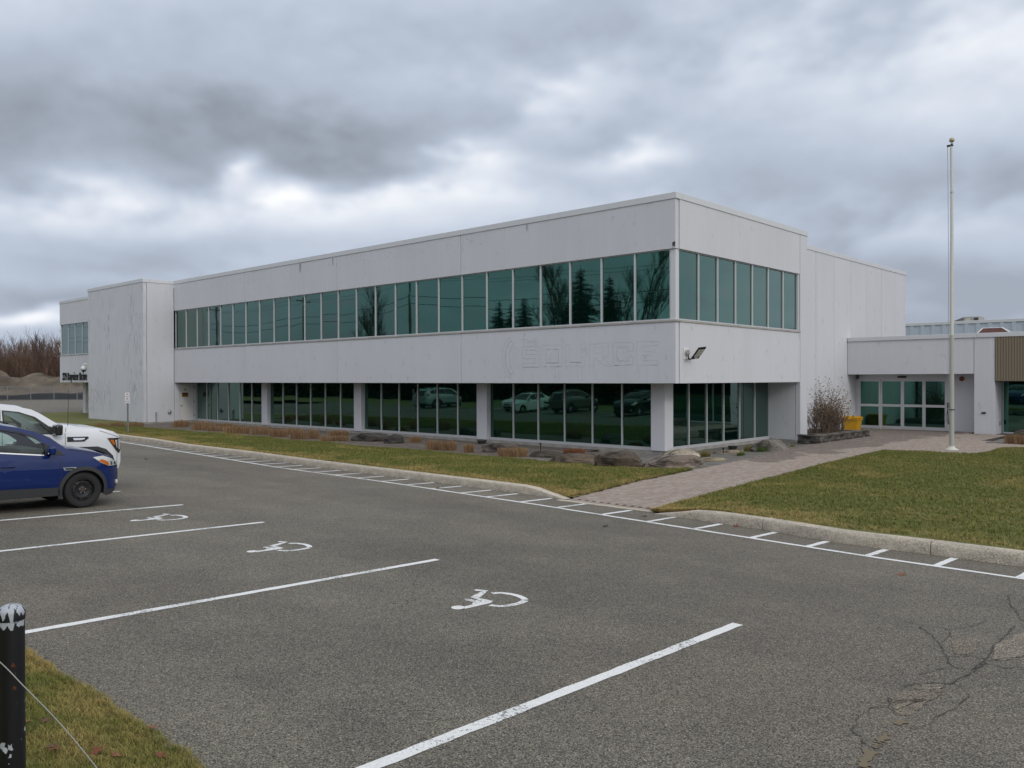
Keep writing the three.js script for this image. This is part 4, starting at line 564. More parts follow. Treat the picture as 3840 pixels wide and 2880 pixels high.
{
  const t = thing('shrub', 'tall bare twiggy shrub with a few brown leaves in the stone planter', 'shrub', [-15.6, .2, -37.9]); reseed(8);
  const g = [], leaves = [], lg = [];
  const leaf = (p, s) => { const q = new THREE.PlaneGeometry(s, s * .6); q.rotateX(rr(-1.5, 1.5)); q.rotateY(rr(0, 6.3)); q.translate(p.x, p.y, p.z); return q; };
  for (let k = 0; k < 230; k++) {
    const a = rr(0, 6.28), lean = Math.abs(rr(-1, 1)) ** .8 * (k < 190 ? .95 : .6), H = k < 190 ? rr(.7, 1.6) : rr(1.6, 2.45), b = V(rr(-.35, .5), 0, rr(-1.3, .9)); let p = b.clone(); const d = V(Math.cos(a) * lean, 1, Math.sin(a) * lean * 1.3).normalize(), n = 5;
    for (let i = 0; i < n; i++) {
      const q = p.clone().addScaledVector(d, H / n); q.x += rr(-.05, .05); q.z += rr(-.05, .05); g.push(bar(p, q, lerp(.011, .004, i / n), lerp(.011, .004, (i + 1) / n), 4));
      if (i > 0) for (let s = 0; s < 2; s++) { const e = q.clone().add(V(rr(-.25, .25), rr(.08, .3), rr(-.25, .25))); g.push(bar(q, e, .0042, .002, 3)); if (rnd() < .85) (rnd() < .7 ? leaves : lg).push(leaf(e, rr(.035, .085))); }
      p = q; d.x += rr(-.12, .12); d.z += rr(-.12, .12); d.normalize();
    }
    if (rnd() < .7) leaves.push(leaf(p, rr(.03, .06)));
  }
  mesh('stems', mergeGeometries(g), twigM, t); mesh('dry_leaves', mergeGeometries(leaves), leafM, t); mesh('green_leaves', mergeGeometries(lg), leafG, t);
}
{
  const p = onY(3190, 1611, 0), t = thing('salt_bin', 'yellow plastic salt bin with overhanging ribbed lid beside the glass doors', 'bin', [Math.max(p.x, -16.62) - .1, 0, p.z]);
  const w = .37, d = .34, sh = new THREE.BufferGeometry(), v = [[-w * .86, 0, d * .86], [w * .86, 0, d * .86], [w * .86, 0, -d * .86], [-w * .86, 0, -d * .86], [-w, .55, d], [w, .55, d], [w, .55, -d], [-w, .55, -d]]; sh.setAttribute('position', new THREE.Float32BufferAttribute(v.flat(), 3)); sh.setIndex([0, 1, 5, 0, 5, 4, 1, 2, 6, 1, 6, 5, 2, 3, 7, 2, 7, 6, 3, 0, 4, 3, 4, 7, 0, 3, 2, 0, 2, 1]);
  mesh('tub', toCreasedNormals(sh, .2), M.yellow, t); mesh('rim', bb(-w - .04, w + .04, .5, .57, -d - .04, d + .04, .02), M.yellow, t);
  const l = mesh('lid', bb(-w - .05, w + .05, .58, .68, -d - .05, d + .06, .035), M.yellow, t); for (const x of [-.25, 0, .25]) mesh('lid_rib', bb(x - .05, x + .05, .675, .72, -d + .02, d + .03, .02), M.yellow, l); mesh('handle', bb(-.12, .12, .56, .6, d + .05, d + .1, .015), M.yellow, l);
}

// ================================================================== BED: boulders, clipped grasses, small plants
function boulderGeo(s, w, h, d, flat = .5) {
  const g = new THREE.IcosahedronGeometry(1, 5), p = g.attributes.position, v = new THREE.Vector3(), cuts = []; reseed(900 + s * 13); for (let i = 0; i < 11; i++) cuts.push([V(rr(-1, 1), rr(-.25, .9), rr(-1, 1)).normalize(), rr(.62, .9)]);
  for (let i = 0; i < p.count; i++) {
    v.fromBufferAttribute(p, i); const n = v.clone(); const e = 5; const k = 1 / (Math.abs(n.x) ** e + Math.abs(n.y) ** e + Math.abs(n.z) ** e) ** (1 / e); v.multiplyScalar(lerp(1, k, flat));
    const q = fbm(n.x * 1.6 + s * 3.1 + n.z, n.y * 1.6 + s * 7.7 + n.z * .8, 4) - .5, l = Math.round((n.y + q * .6) * 5) / 5 - n.y; const cut = Math.floor(v.x * 2.3 + s) * .37; v.multiplyScalar(1 + q * .42 + (hash2(Math.floor(n.x * 2.2 + 9), Math.floor(n.z * 2.2 + s * 5)) - .5) * .10); v.x += l * .06 * Math.sign(v.x); v.z += l * .06 * Math.sign(v.z);
    for (const [cn, cd] of cuts) { const e = v.dot(cn) - cd * 1.12; if (e > 0) v.addScaledVector(cn, -e * .94); }
    p.setXYZ(i, v.x * w / 2 * 1.08, (v.y + .72) * h / 1.62, v.z * d / 2);
  }
  const m = mergeVertices(g.deleteAttribute('normal').deleteAttribute('uv')); m.computeVertexNormals(); return uvm(toCreasedNormals(m, .32));
}
{
  const rocks = [ // px left, right, top, bottom, depth m, colour, label
    [1315, 1462, 1624, 1656, .9, [.075, .068, .062], 'long dark boulder between two glass bays beside the rounded dark stone'], [1439, 1513, 1631, 1663, .7, [.06, .055, .052], 'rounded dark stone leaning at the end of the long dark boulder'], [1815, 1962, 1664, 1700, .8, [.12, .105, .095], 'low grey boulder behind a tan grass clump near the column'], [1981, 2112, 1693, 1716, .9, [.08, .068, .055], 'flat dark slab lying in the mulch beside the low grey boulder'], [2060, 2239, 1704, 1741, .9, [.13, .10, .075], 'flat brown stone slab in front of the reddish grass'], [2239, 2420, 1699, 1760, .9, [.095, .075, .058], 'large dark brown block boulder next to the corner boulder'], [2423, 2628, 1710, 1762, .9, [.19, .155, .13], 'large brown and grey boulder at the building corner beside the walk'], [2481, 2624, 1688, 1722, .9, [.42, .37, .30], 'pale sloping rock slab below the corner column'], [2836, 2963, 1653, 1699, .9, [.2, .185, .165], 'grey weathered boulder beside the return wall and green plants'],
    [2628, 2737, 1716, 1733, .7, [.33, .28, .20], 'thin pale flagstone edging the gravel by the walk'], [2690, 2790, 1688, 1702, .6, [.3, .25, .19], 'small pale flat stone behind the yellow tuft'], [1700, 1740, 1601, 1610, .0, null, '']];
  let k = 0;
  for (const [l, r, tp, bt, dp, c, label] of rocks) {
    if (!c) continue; k++;
    const a = onY(l, bt, BED), b = onY(r, bt, BED), dep = -(a.x + b.x) / 2 * CZ.x * 1 - (a.z + b.z) / 2 * CZ.z, w = (r - l) * dep / FPX, h = Math.max(.1, (bt - tp) * dep / FPX * .95), m = std(c.map((v) => v * 1.45), .93, { map: rockTex, bumpMap: rockBump, bumpScale: .03 });
    const cx = (a.x + b.x) / 2, cz = (a.z + b.z) / 2, dir = V(-CZ.x, 0, -CZ.z), o = mesh(numbered(h < .2 ? 'stone_slab' : 'boulder'), boulderGeo(k, w * 1.04, h * 1.1, dp * (h < .2 ? 1 : 1.1), .75), m); o.position.set(cx + dir.x * dp * .42, BED - .03, cz + dir.z * dp * .42); o.rotation.y = Math.atan2(-CX.z, CX.x); tag(o, label, 'rock', h < .2 ? 'flat stones in the planting bed' : 'boulders in the planting bed');
  }
}
{ // clipped clumps of dry ornamental grass
  reseed(55);
  const blade = (n, W, D, spread) => { const pos = [], idx = [], col = []; for (let i = 0; i < n; i++) { const x = rr(-1, 1) * W, z = rr(-1, 1) * D, a = rr(0, 3.14), w = rr(.006, .012), h = rr(.72, 1.08) * (1 - .28 * (x * x / (W * W) + z * z / (D * D)) / 2), lx = x * spread * .3 + rr(-.05, .05), lz = z * spread * .3 + rr(-.05, .05), o = pos.length / 3, dx = Math.cos(a) * w, dz = Math.sin(a) * w, k = rr(.55, 1.25), c = [.30 * k, .185 * k, .095 * k]; pos.push(x * .97 - dx, 0, z * .97 - dz, x * .97 + dx, 0, z * .97 + dz, x + lx + dx * .7, h, z + lz + dz * .7, x + lx - dx * .7, h, z + lz - dz * .7); idx.push(o, o + 1, o + 2, o, o + 2, o + 3); for (let q = 0; q < 4; q++) col.push(...c); } const g = new THREE.BufferGeometry(); g.setAttribute('position', new THREE.Float32BufferAttribute(pos, 3)); g.setAttribute('color', new THREE.Float32BufferAttribute(col, 3)); g.setIndex(idx); g.computeVertexNormals(); return g; };
  const straw = std([1, 1, 1], .85, { vertexColors: true }), red = std([.8, .5, .42], .85, { vertexColors: true });
  const kinds = [blade(420, .5, .28, .22), blade(420, .5, .3, .18), blade(300, .5, .42, .3)];
  const cl = [[1864, 1981, 1675, 1715], [1735, 1778, 1661, 1700], [1593, 1650, 1646, 1688], [1640, 1713, 1650, 1690], [1532, 1581, 1635, 1661], [1191, 1250, 1632, 1656], [1245, 1305, 1631, 1656], [1227, 1303, 1611, 1636], [1150, 1192, 1606, 1647], [1083, 1150, 1610, 1649], [640, 701, 1573, 1603], [712, 800, 1577, 1614], [770, 853, 1597, 1618], [833, 931, 1592, 1627], [931, 1009, 1594, 1631], [1005, 1074, 1605, 1640], [1052, 1130, 1603, 1631], [347, 404, 1584, 1605], [408, 460, 1581, 1605], [464, 530, 1580, 1603], [815, 870, 1586, 1600], [2113, 2199, 1681, 1703]];
  cl.forEach(([l, r, tp, bt], i) => {
    const a = onY(l, bt, BED), b = onY(r, bt, BED), cx = (a.x + b.x) / 2, cz = (a.z + b.z) / 2, dep = -cx * CZ.x - cz * CZ.z, w = (r - l) * dep / FPX, h = clamp((bt - tp) * dep / FPX * .98, .2, .62), last = i === cl.length - 1;
    const o = mesh(numbered('grass_clump'), kinds[i % 3], last ? red : straw); o.position.set(cx - CZ.x * .25, BED - .02, cz - CZ.z * .25); o.scale.set(w * .92, h, clamp(w * .9, .5, .9)); o.rotation.y = Math.atan2(-CX.z, CX.x) + rr(-.1, .1);
    tag(o, last ? 'low reddish cut-back grass clump beside the dark brown boulder' : 'clipped clump of dry tan ornamental grass in the planting bed', 'grass clump', last ? undefined : 'clipped dry grasses along the glass front');
  });
  // clumps at the ribbed building
  for (const [px, py] of [[3800, 1663], [3838, 1667]]) { const p = onY(px, py, 0), o = mesh(numbered('grass_clump'), kinds[2], straw); o.position.set(p.x, -.02, p.z - .3); o.scale.set(.75, .4, .8); tag(o, 'flattened tan grass clump in front of the ribbed brown panels', 'grass clump', 'grasses by the ribbed building'); }
  const hb = onY(3835, 1650, 0), lg = mesh(numbered('stone_slab'), boulderGeo(31, 1.5, .45, .8, .8), std([.16, .13, .10], .93, { map: rockTex, bumpMap: rockBump, bumpScale: .03 })); lg.position.set(hb.x + .2, -.05, hb.z - .6); tag(lg, 'brown stone block under the window of the ribbed building', 'rock');
  struct('gravel_bed', sheet([[-9.5, -38.75], [10, -38.75], [10, -46], [pierR, -46], [pierR, -44.8], [-9.2, -44.8]], () => -.02), M.gravel);
  // small green and yellowing plants in the gravel
  const tuft = (c1, c2, n) => { const pos = [], idx = [], col = []; for (let i = 0; i < n; i++) { const a = rr(0, 6.28), L = rr(.5, 1), w = rr(.012, .03), o = pos.length / 3, k = mix3(c1, c2, rnd()), x = Math.cos(a), z = Math.sin(a), m = rr(.35, .9), bx = rr(-.3, .3), bz = rr(-.3, .3); pos.push(bx - z * w, 0, bz + x * w, bx + z * w, 0, bz - x * w, bx + x * m * .5 * L, L * rr(.6, 1), bz + z * m * .5 * L); idx.push(o, o + 1, o + 2); for (let q = 0; q < 3; q++) col.push(...k); } const g = new THREE.BufferGeometry(); g.setAttribute('position', new THREE.Float32BufferAttribute(pos, 3)); g.setAttribute('color', new THREE.Float32BufferAttribute(col, 3)); g.setIndex(idx); g.computeVertexNormals(); return g; };
  const pm = std([1, 1, 1], .85, { vertexColors: true }), gr = tuft([.06, .12, .02], [.14, .2, .04], 220), ye = tuft([.25, .2, .05], [.14, .13, .04], 200);
  for (const [px, py, s, h, g, lab] of [[2646, 1712, .45, .32, ye, 'small yellowing plant in the gravel beside the walk'], [2805, 1694, .4, .42, ye, 'yellow-green leafy plant left of the bright green tuft'], [2859, 1698, .5, .36, gr, 'bright green tuft in front of the grey boulder'], [2780, 1710, .4, .26, gr, 'low green tuft at the edge of the gravel'], [2768, 1697, .2, .2, ye, 'tiny yellow plant between the green tufts'], [2972, 1681, .25, .25, ye, 'small orange-yellow weed by the planter corner']]) { const p = onY(px, py, BED), o = mesh(numbered('plant'), g, pm); o.position.set(p.x, BED, p.z); o.scale.set(s, h, s); tag(o, lab, 'plant'); }
  // black plastic basins and garden light spikes
  for (const [l, r, tp, bt, lab] of [[1790, 1824, 1655, 1664, 'round black plastic basin at the foot of the column'], [2730, 2764, 1675, 1686, 'square black plastic box on the gravel by the side windows']]) { const p = onY((l + r) / 2, bt, BED), t = thing('basin', lab, 'basin', [p.x, BED, p.z]); mesh('bowl', lathe([[.16, 0], [.2, .12], [.215, .12], [.215, .14], [.19, .14], [.15, .02], [0, .02]], r < 2000 ? 24 : 4), M.darkGrey, t); mesh('rim', new THREE.TorusGeometry(.205, .012, 6, r < 2000 ? 24 : 4).rotateX(Math.PI / 2).translate(0, .135, 0), M.black, t); }
  for (const [px, bt, h, lab] of [[2027, 1691, .28, 'short black garden spike light before the glass bay'], [2712, 1703, .2, 'short black spike light in the gravel by the side windows']]) { const p = onY(px, bt, BED), t = thing('garden_light', lab, 'garden light', [p.x, BED, p.z]); mesh('stake', bar(V(0, 0, 0), V(0, h, 0), .018, .022, 8), M.black, t); mesh('head', new THREE.CylinderGeometry(.045, .03, .07, 12).translate(0, h, 0), M.black, t); }
}

// ================================================================== CARS
// car axes: nose towards -z, l = metres ahead of the front axle, y up from the ground
const carGlass = phys([.62, .74, .70], .02, { transmission: 1, thickness: 0, ior: 1.52 }), tintGlass = phys([.12, .14, .14], .02, { transmission: 1, thickness: 0, ior: 1.52 });
const lamp = phys([.55, .57, .55], .08, { clearcoat: 1 }), amber = phys([.55, .14, .02], .15, { clearcoat: 1 }), chrome = std([.7, .71, .72], .15, { metalness: 1 }), seatM = std([.09, .085, .08], .85), cladM = std([.035, .037, .04], .7);
const arcP = (cl, cy, r, a0, a1, n = 14) => { const o = []; for (let i = 0; i <= n; i++) { const a = lerp(a0, a1, i / n) * Math.PI / 180; o.push([cl + r * Math.cos(a), cy + r * Math.sin(a)]); } return o; };
function skin(poly, holes, W, off = 0, side = 1, max = .1) {
  const sh = new THREE.Shape(poly.map((p) => new THREE.Vector2(...p))); for (const h of holes) sh.holes.push(new THREE.Path(h.map((p) => new THREE.Vector2(...p))));
  let g = new THREE.ShapeGeometry(sh); g.deleteAttribute('uv'); g.deleteAttribute('normal'); g = new TessellateModifier(max, 8).modify(g.toNonIndexed());
  const p = g.attributes.position; for (let i = 0; i < p.count; i++) { const l = p.getX(i), y = p.getY(i); p.setXYZ(i, side * (W(y, l) + off), y, -l); }
  for (const k of Object.keys(g.attributes)) if (k !== 'position') g.deleteAttribute(k);
  if (side < 0) { const a = p.array; for (let i = 0; i < a.length; i += 9) for (let k = 0; k < 3; k++) { const t = a[i + k]; a[i + k] = a[i + 3 + k]; a[i + 3 + k] = t; } }
  g = mergeVertices(g, 1e-4); g.computeVertexNormals(); return g;
}
const strip = (pts, w) => { const P = pts.map((p) => new THREE.Vector2(...p)), L = [], R = []; P.forEach((p, i) => { const d = new THREE.Vector2().subVectors(P[Math.min(i + 1, P.length - 1)], P[Math.max(i - 1, 0)]).normalize(); L.push([p.x - d.y * w / 2, p.y + d.x * w / 2]); R.push([p.x + d.y * w / 2, p.y - d.x * w / 2]); }); return [...R, ...L.reverse()]; };
function across(top, W, l0, l1, crown, n = 14, bow = 0, m = 12) { return patch(m, n, (u, v) => { const l = lerp(l0, l1, v), y = top(l), w = W(y, l) - .004, x = lerp(-w, w, u), q = 1 - (2 * u - 1) ** 2; return [x, y + crown * q, -l - bow * q]; }); }
function wheel(parent, x, l, R, o = {}) {
  const s = Math.sign(x), w = mesh('wheel', lathe([[R * .62, -.1], [R * .9, -.112], [R * .97, -.09], [R, -.05], [R, .05], [R * .97, .09], [R * .9, .112], [R * .66, .1], [R * .62, .08]], 40).rotateZ(-Math.PI / 2 * s), M.rubber, parent); w.position.set(x - s * .11, R, -l);
  const rm = o.rim ?? std([.02, .02, .022], .35, { metalness: .3 }), r = R * .63;
  const g = lathe([[0, .045], [r * .28, .045], [r * .36, .02], [r * .62, .055], [r * .8, .05], [r * .9, .02], [r * .93, .085], [r, .098], [r * 1.02, .08], [r, -.05]], 36).rotateZ(-Math.PI / 2 * s); mesh('rim', g, rm, w);
  if (o.steel) { for (let k = 0; k < 9; k++) { const a = k / 9 * 6.283; mesh('rim_hole', new THREE.CylinderGeometry(.024, .024, .01, 12).rotateZ(Math.PI / 2).translate(s * .052, Math.sin(a) * r * .74, Math.cos(a) * r * .74), M.black, w); } for (let k = 0; k < 5; k++) { const a = k / 5 * 6.283 + .3; mesh('wheel_nut', new THREE.CylinderGeometry(.012, .012, .03, 6).rotateZ(Math.PI / 2).translate(s * .055, Math.sin(a) * .056, Math.cos(a) * .056), chrome, w); } mesh('hub', new THREE.CylinderGeometry(.034, .038, .03, 20).rotateZ(Math.PI / 2).translate(s * .05, 0, 0), std([.06, .04, .028], .7), w); }
  else for (let k = 0; k < 5; k++) { const a = k / 5 * 6.283; mesh('spoke', bar(V(s * .06, 0, 0), V(s * .07, Math.sin(a) * r * .92, Math.cos(a) * r * .92), .04, .03, 6), std([.45, .46, .47], .35, { metalness: .7 }), w); }
  return w;
}
function makeCar(name, label, category, spec, pos, turn, paint, o = {}) {
  const t = thing(name, label, category, pos, turn, o.group); t.rotation.order = 'YXZ'; t.rotation.x = (Math.abs(turn) < 1 ? -1 : 1) * Math.atan(LOTS);
  const { W, body, holes, top } = spec, bm = phys(paint, .35, { clearcoat: .8, clearcoatRoughness: .04, specularIntensity: .15, metalness: o.metal ?? .2 }), gl = [o.tint ? tintGlass : carGlass];
  const mk = (n, g, m, p = t) => mesh(n, g, m, p);
  for (const s of [1, -1]) {
    const b = mk('side_panel', skin(body, holes, W, 0, s), bm);
    holes.forEach((h) => { mesh('window', skin(h, [], W, -.012, s, .3), o.tint ? tintGlass : carGlass, b); const big = h.map(([l, y]) => { const c = h.reduce((a, q) => [a[0] + q[0] / h.length, a[1] + q[1] / h.length], [0, 0]); return [l + Math.sign(l - c[0]) * .028, y + Math.sign(y - c[1]) * .026]; }); mesh('window_trim', skin(big, [h], W, .005, s, .3), M.black, b); });
    for (const c of spec.cuts) mesh('panel_gap', skin(strip(c, .010), [], W, .002, s, .12), M.black, b);
    if (spec.clad) for (const c of spec.clad) mk('cladding', skin(c, [], W, .014, s, .12), cladM);
    if (spec.patch) mesh('mirror_patch', skin(spec.patch, [], W, .006, s, .15), M.black, b);
    if (spec.chrome) mesh('belt_trim', skin(strip(spec.chrome, .022), [], W, .009, s, .2), chrome, b);
    const hl = mk('headlight', skin(spec.head, [], W, .010, s, .08), spec.headMat ?? lamp); if (spec.amber) mesh('indicator', skin(spec.amber, [], W, .014, s, .08), amber, hl); if (spec.lens) for (const q of spec.lens) mesh('lamp_reflector', skin(q, [], W, .014, s, .08), spec.lensMat ?? chrome, hl);
    if (spec.tail) mk('tail_light', skin(spec.tail, [], W, .010, s, .1), phys([.25, .01, .01], .15, { clearcoat: 1 }));
    if (spec.vent) { const v = mk('fender_vent', skin(spec.vent, [], W, .009, s, .1), spec.ventMat ?? chrome); mesh('vent_inset', skin(spec.vent2, [], W, .013, s, .1), spec.ventMat2 ?? M.black, v); }
    const [ml, my] = spec.mirror, mw = W(my, ml), mr = mk('mirror', new RoundedBoxGeometry(spec.ms[0], spec.ms[1], spec.ms[2], 3, .045).translate(s * (mw + spec.ms[0] / 2 + .05), my, -ml), spec.mirrorMat ?? bm); mesh('mirror_arm', bb(Math.min(s * (mw - .03), s * (mw + .1)), Math.max(s * (mw - .03), s * (mw + .1)), my - spec.ms[1] / 2 - .01, my - spec.ms[1] / 2 + .05, -ml - .05, -ml + .05, .015), M.black, mr);
    for (const [hl2, hy] of spec.handles) { const hw = W(hy, hl2); mk('door_handle', bb(s > 0 ? hw - .01 : -hw - .04, s > 0 ? hw + .04 : -hw + .01, hy - .016, hy + .016, -hl2 - .11, -hl2 + .11, .014), spec.handleMat ?? bm); }
    wheel(t, s * spec.wx, 0, spec.R, o.wheel); wheel(t, s * spec.wx, -spec.wb, spec.R, o.wheel);
    if (spec.fog) mk('fog_lamp', new THREE.SphereGeometry(.05, 14, 10).scale(1, 1, .6).translate(s * spec.fog[0], spec.fog[1], -spec.fog[2]), lamp);
    if (spec.rail) mk('roof_rail', new THREE.TubeGeometry(new THREE.CatmullRomCurve3(spec.rail.map(([l, y]) => V(s * (W(y - .05, l) - .03), y, -l))), 24, .018, 6), M.black);
    if (o.antenna && s > 0) mk('antenna', bar(V(W(1.46, o.antenna[0]) - .12, o.antenna[1], -o.antenna[0]), V(W(1.46, o.antenna[0]) - .12, o.antenna[2], -o.antenna[0]), .006, .004, 5), M.black);
  }
  mk('hood', across(top, W, spec.lh[0], spec.lh[1], .05, 16), bm); mk('windshield', patch(12, 10, (u, v) => { const l = lerp(spec.lh[0] + .0, spec.lr[0], v), y = spec.screen(l), w = W(y, l) - .004, x = lerp(-w, w, u), q = 1 - (2 * u - 1) ** 2; return [x, y + .01 * q, -l - .10 * q]; }), carGlass); mk('roof', across(spec.roof, W, spec.lr[0], spec.lr[1], .045, 16), bm);
  mk('tailgate', patch(10, 12, (u, v) => { const [l, y] = spec.back(v), w = W(y, l) - .004, x = lerp(-w, w, u), q = 1 - (2 * u - 1) ** 2; return [x, y, -l + .07 * q]; }), bm); if (spec.backGlass) mk('rear_window', patch(8, 6, (u, v) => { const [l, y] = spec.back(lerp(spec.backGlass[0], spec.backGlass[1], v)), w = (W(y, l) - .1), x = lerp(-w, w, u), q = 1 - (2 * u - 1) ** 2; return [x, y, -l + .075 * q + .008]; }), tintGlass);
  const ft = (n, y0, y1, wf, off, m) => mk(n, patch(12, 8, (u, v) => { const y = lerp(y0, y1, v), l = spec.nose(y), w = (W(y, l) - .004) * wf, x = lerp(-w, w, u), q = 1 - (x / (W(y, l))) ** 2; return [x, y, -l - spec.bulge * q - off]; }), m);
  ft('front_bumper', spec.ny[0], spec.ny[1], 1, 0, bm); for (const [n, a, b, wf] of spec.grilles) ft(n, a, b, wf, .012, M.black);
  const [u0, u1] = spec.under; mk('underbody', bb(-spec.wx + .2, spec.wx - .2, spec.fy ?? .24, spec.floorY, -u1, -u0, .03), M.black); mk('wheel_well', mergeGeometries([0, -spec.wb].map((l) => bb(-spec.wx + .27, spec.wx - .27, .3, spec.floorY + .02, -l - spec.R - .04, -l + spec.R + .04))), M.black);
  for (const x of [-.4, .4]) for (const l of spec.seats) { const s = mk('seat', mergeGeometries([new RoundedBoxGeometry(.5, .16, .5, 2, .06).translate(x, spec.floorY + .08, -l), new RoundedBoxGeometry(.48, .62, .14, 2, .06).rotateX(-.2).translate(x, spec.floorY + .36, -l + .3)].map((g) => g)), seatM); mesh('headrest', new RoundedBoxGeometry(.26, .18, .1, 2, .04).translate(x, spec.floorY + .74, -l + .36), seatM, s); }
  const dl = spec.dash; mk('dashboard', new RoundedBoxGeometry(1.35, .2, .45, 2, .07).translate(0, spec.floorY + .2, -dl), M.darkGrey); mk('steering_wheel', new THREE.TorusGeometry(.18, .017, 8, 28).rotateX(-.5).translate(-.38, spec.floorY + .3, -dl + .38), M.black);
  return t;
}
const topOf = (pts) => (l) => lut(pts, l);
function suvSpec() {
  const W = (y, l) => { let w = .92; if (y < .5) w -= (.5 - y) * .14; if (y > .72) w -= .10 * (Math.min(y, 1.15) - .72) ** 2 / .185; if (y > 1.13) w -= (y - 1.13) * .40; const cr = Math.exp(-(((y - .93 + l * .02) / .03) ** 2)); w += cr * .008; w -= .35 * clamp((l - .12) / .66) ** 2.6 + .2 * clamp((-2.9 - l) / .78) ** 3; return w; };
  const hood = [[-.32, 1.165], [-.12, 1.137], [.25, 1.067], [.56, .955], [.69, .86], [.74, .76]];
  const body = [[.43, .215], [.56, .235], [.67, .30], [.735, .38], [.755, .5], [.76, .62], [.74, .76], [.69, .86], [.56, .955], [.25, 1.067], [-.12, 1.137], [-.32, 1.165], [-.55, 1.355], [-.83, 1.49], [-1.10, 1.565], [-1.42, 1.62], [-1.9, 1.65], [-2.5, 1.64], [-3.0, 1.59], [-3.35, 1.5], [-3.5, 1.28], [-3.63, 1.0], [-3.66, .7], [-3.6, .42], [-3.14, .36], ...arcP(-2.69, .345, .40, 0, 180).map(([a, b]) => [-2.69 - (a + 2.69), b]), [-2.2, .275], [-.42, .275], ...arcP(0, .345, .405, 180, 0)];
  body[body.length - 1][1] = .3;
  const ring = (cl, r0, r1) => [...arcP(cl, .345, r1, -16, 196, 22), ...arcP(cl, .345, r0, 196, -16, 22)];
  return { W, body, top: topOf([...hood].reverse().map((p) => p).sort((a, b) => a[0] - b[0])), holes: [[[-1.68, 1.15], [-1.43, 1.135], [-.69, 1.072], [-.69, 1.25], [-.86, 1.365], [-1.10, 1.46], [-1.43, 1.525], [-1.68, 1.545]], [[-2.55, 1.20], [-1.80, 1.155], [-1.80, 1.55], [-2.5, 1.545], [-2.62, 1.3]], [[-3.15, 1.28], [-2.72, 1.23], [-2.66, 1.5], [-3.05, 1.46]]],
    cuts: [[[-.53, 1.1], [-.43, .92], [-.42, .6], [-.52, .28]], [[-1.74, 1.58], [-1.74, .28]], [[-2.6, 1.2], [-2.45, .8], [-2.3, .6]], [[-.3, 1.15], [.1, 1.06], [.5, .93]], [[.62, .8], [.5, .66]]], clad: [[[-2.28, .27], [-.42, .27], [-.44, .43], [-2.26, .46]], ring(0, .39, .465), ring(-2.69, .39, .465), [[.45, .205], [.58, .225], [.69, .30], [.62, .33], [.45, .33]]],
    patch: [[-.66, 1.06], [-.34, 1.03], [-.42, 1.1], [-.66, 1.27]], chrome: [[-2.6, 1.185], [-1.43, 1.112], [-.7, 1.045]], head: [[.16, .975], [.3, .87], [.46, .795], [.60, .79], [.70, .80], [.69, .85], [.56, .93], [.36, 1.0]], amber: [[.26, .905], [.44, .805], [.50, .80], [.47, .87], [.33, .935]], lens: [[[.52, .81], [.58, .80], [.57, .87], [.52, .885]], [[.61, .805], [.68, .81], [.67, .85], [.61, .87]]], tail: [[-3.62, 1.05], [-3.3, 1.08], [-3.3, 1.25], [-3.5, 1.22]], vent: [[-.39, .80], [-.14, .80], [-.18, .745], [-.36, .745]], vent2: [[-.36, .79], [-.18, .79], [-.2, .757], [-.34, .757]],
    mirror: [-.62, 1.135], ms: [.2, .15, .13], handles: [[-1.32, .86], [-2.32, .9]], wx: .9, R: .345, wb: 2.69, fog: [.68, .45, .70], rail: [[-1.25, 1.64], [-1.5, 1.70], [-2.4, 1.715], [-3.0, 1.62]], lh: [-.32, .735], lr: [-1.10, -3.0], screen: topOf([[-1.10, 1.565], [-.83, 1.49], [-.55, 1.355], [-.32, 1.165]]), roof: topOf([[-3.0, 1.59], [-2.5, 1.64], [-1.9, 1.65], [-1.42, 1.62], [-1.10, 1.565]]), back: (v) => { const P = [[0, -3.66], [.5, -3.63], [.75, -3.5], [.9, -3.35], [1, -3.0]], Q = [[0, .45], [.3, .8], [.5, 1.0], [.75, 1.28], [.9, 1.5], [1, 1.59]]; return [lut(P, v), lut(Q, v)]; }, backGlass: [.55, .9], nose: topOf([[.215, .43], [.3, .67], [.38, .735], [.5, .755], [.62, .76], [.76, .74], [.86, .69]].map((p) => p)), ny: [.22, .86], bulge: .11, grilles: [['grille', .66, .78, .78], ['lower_grille', .34, .52, .62]], under: [.45, -3.4].reverse(), floorY: .86, seats: [-1.55, -2.35], dash: -.85 };
}
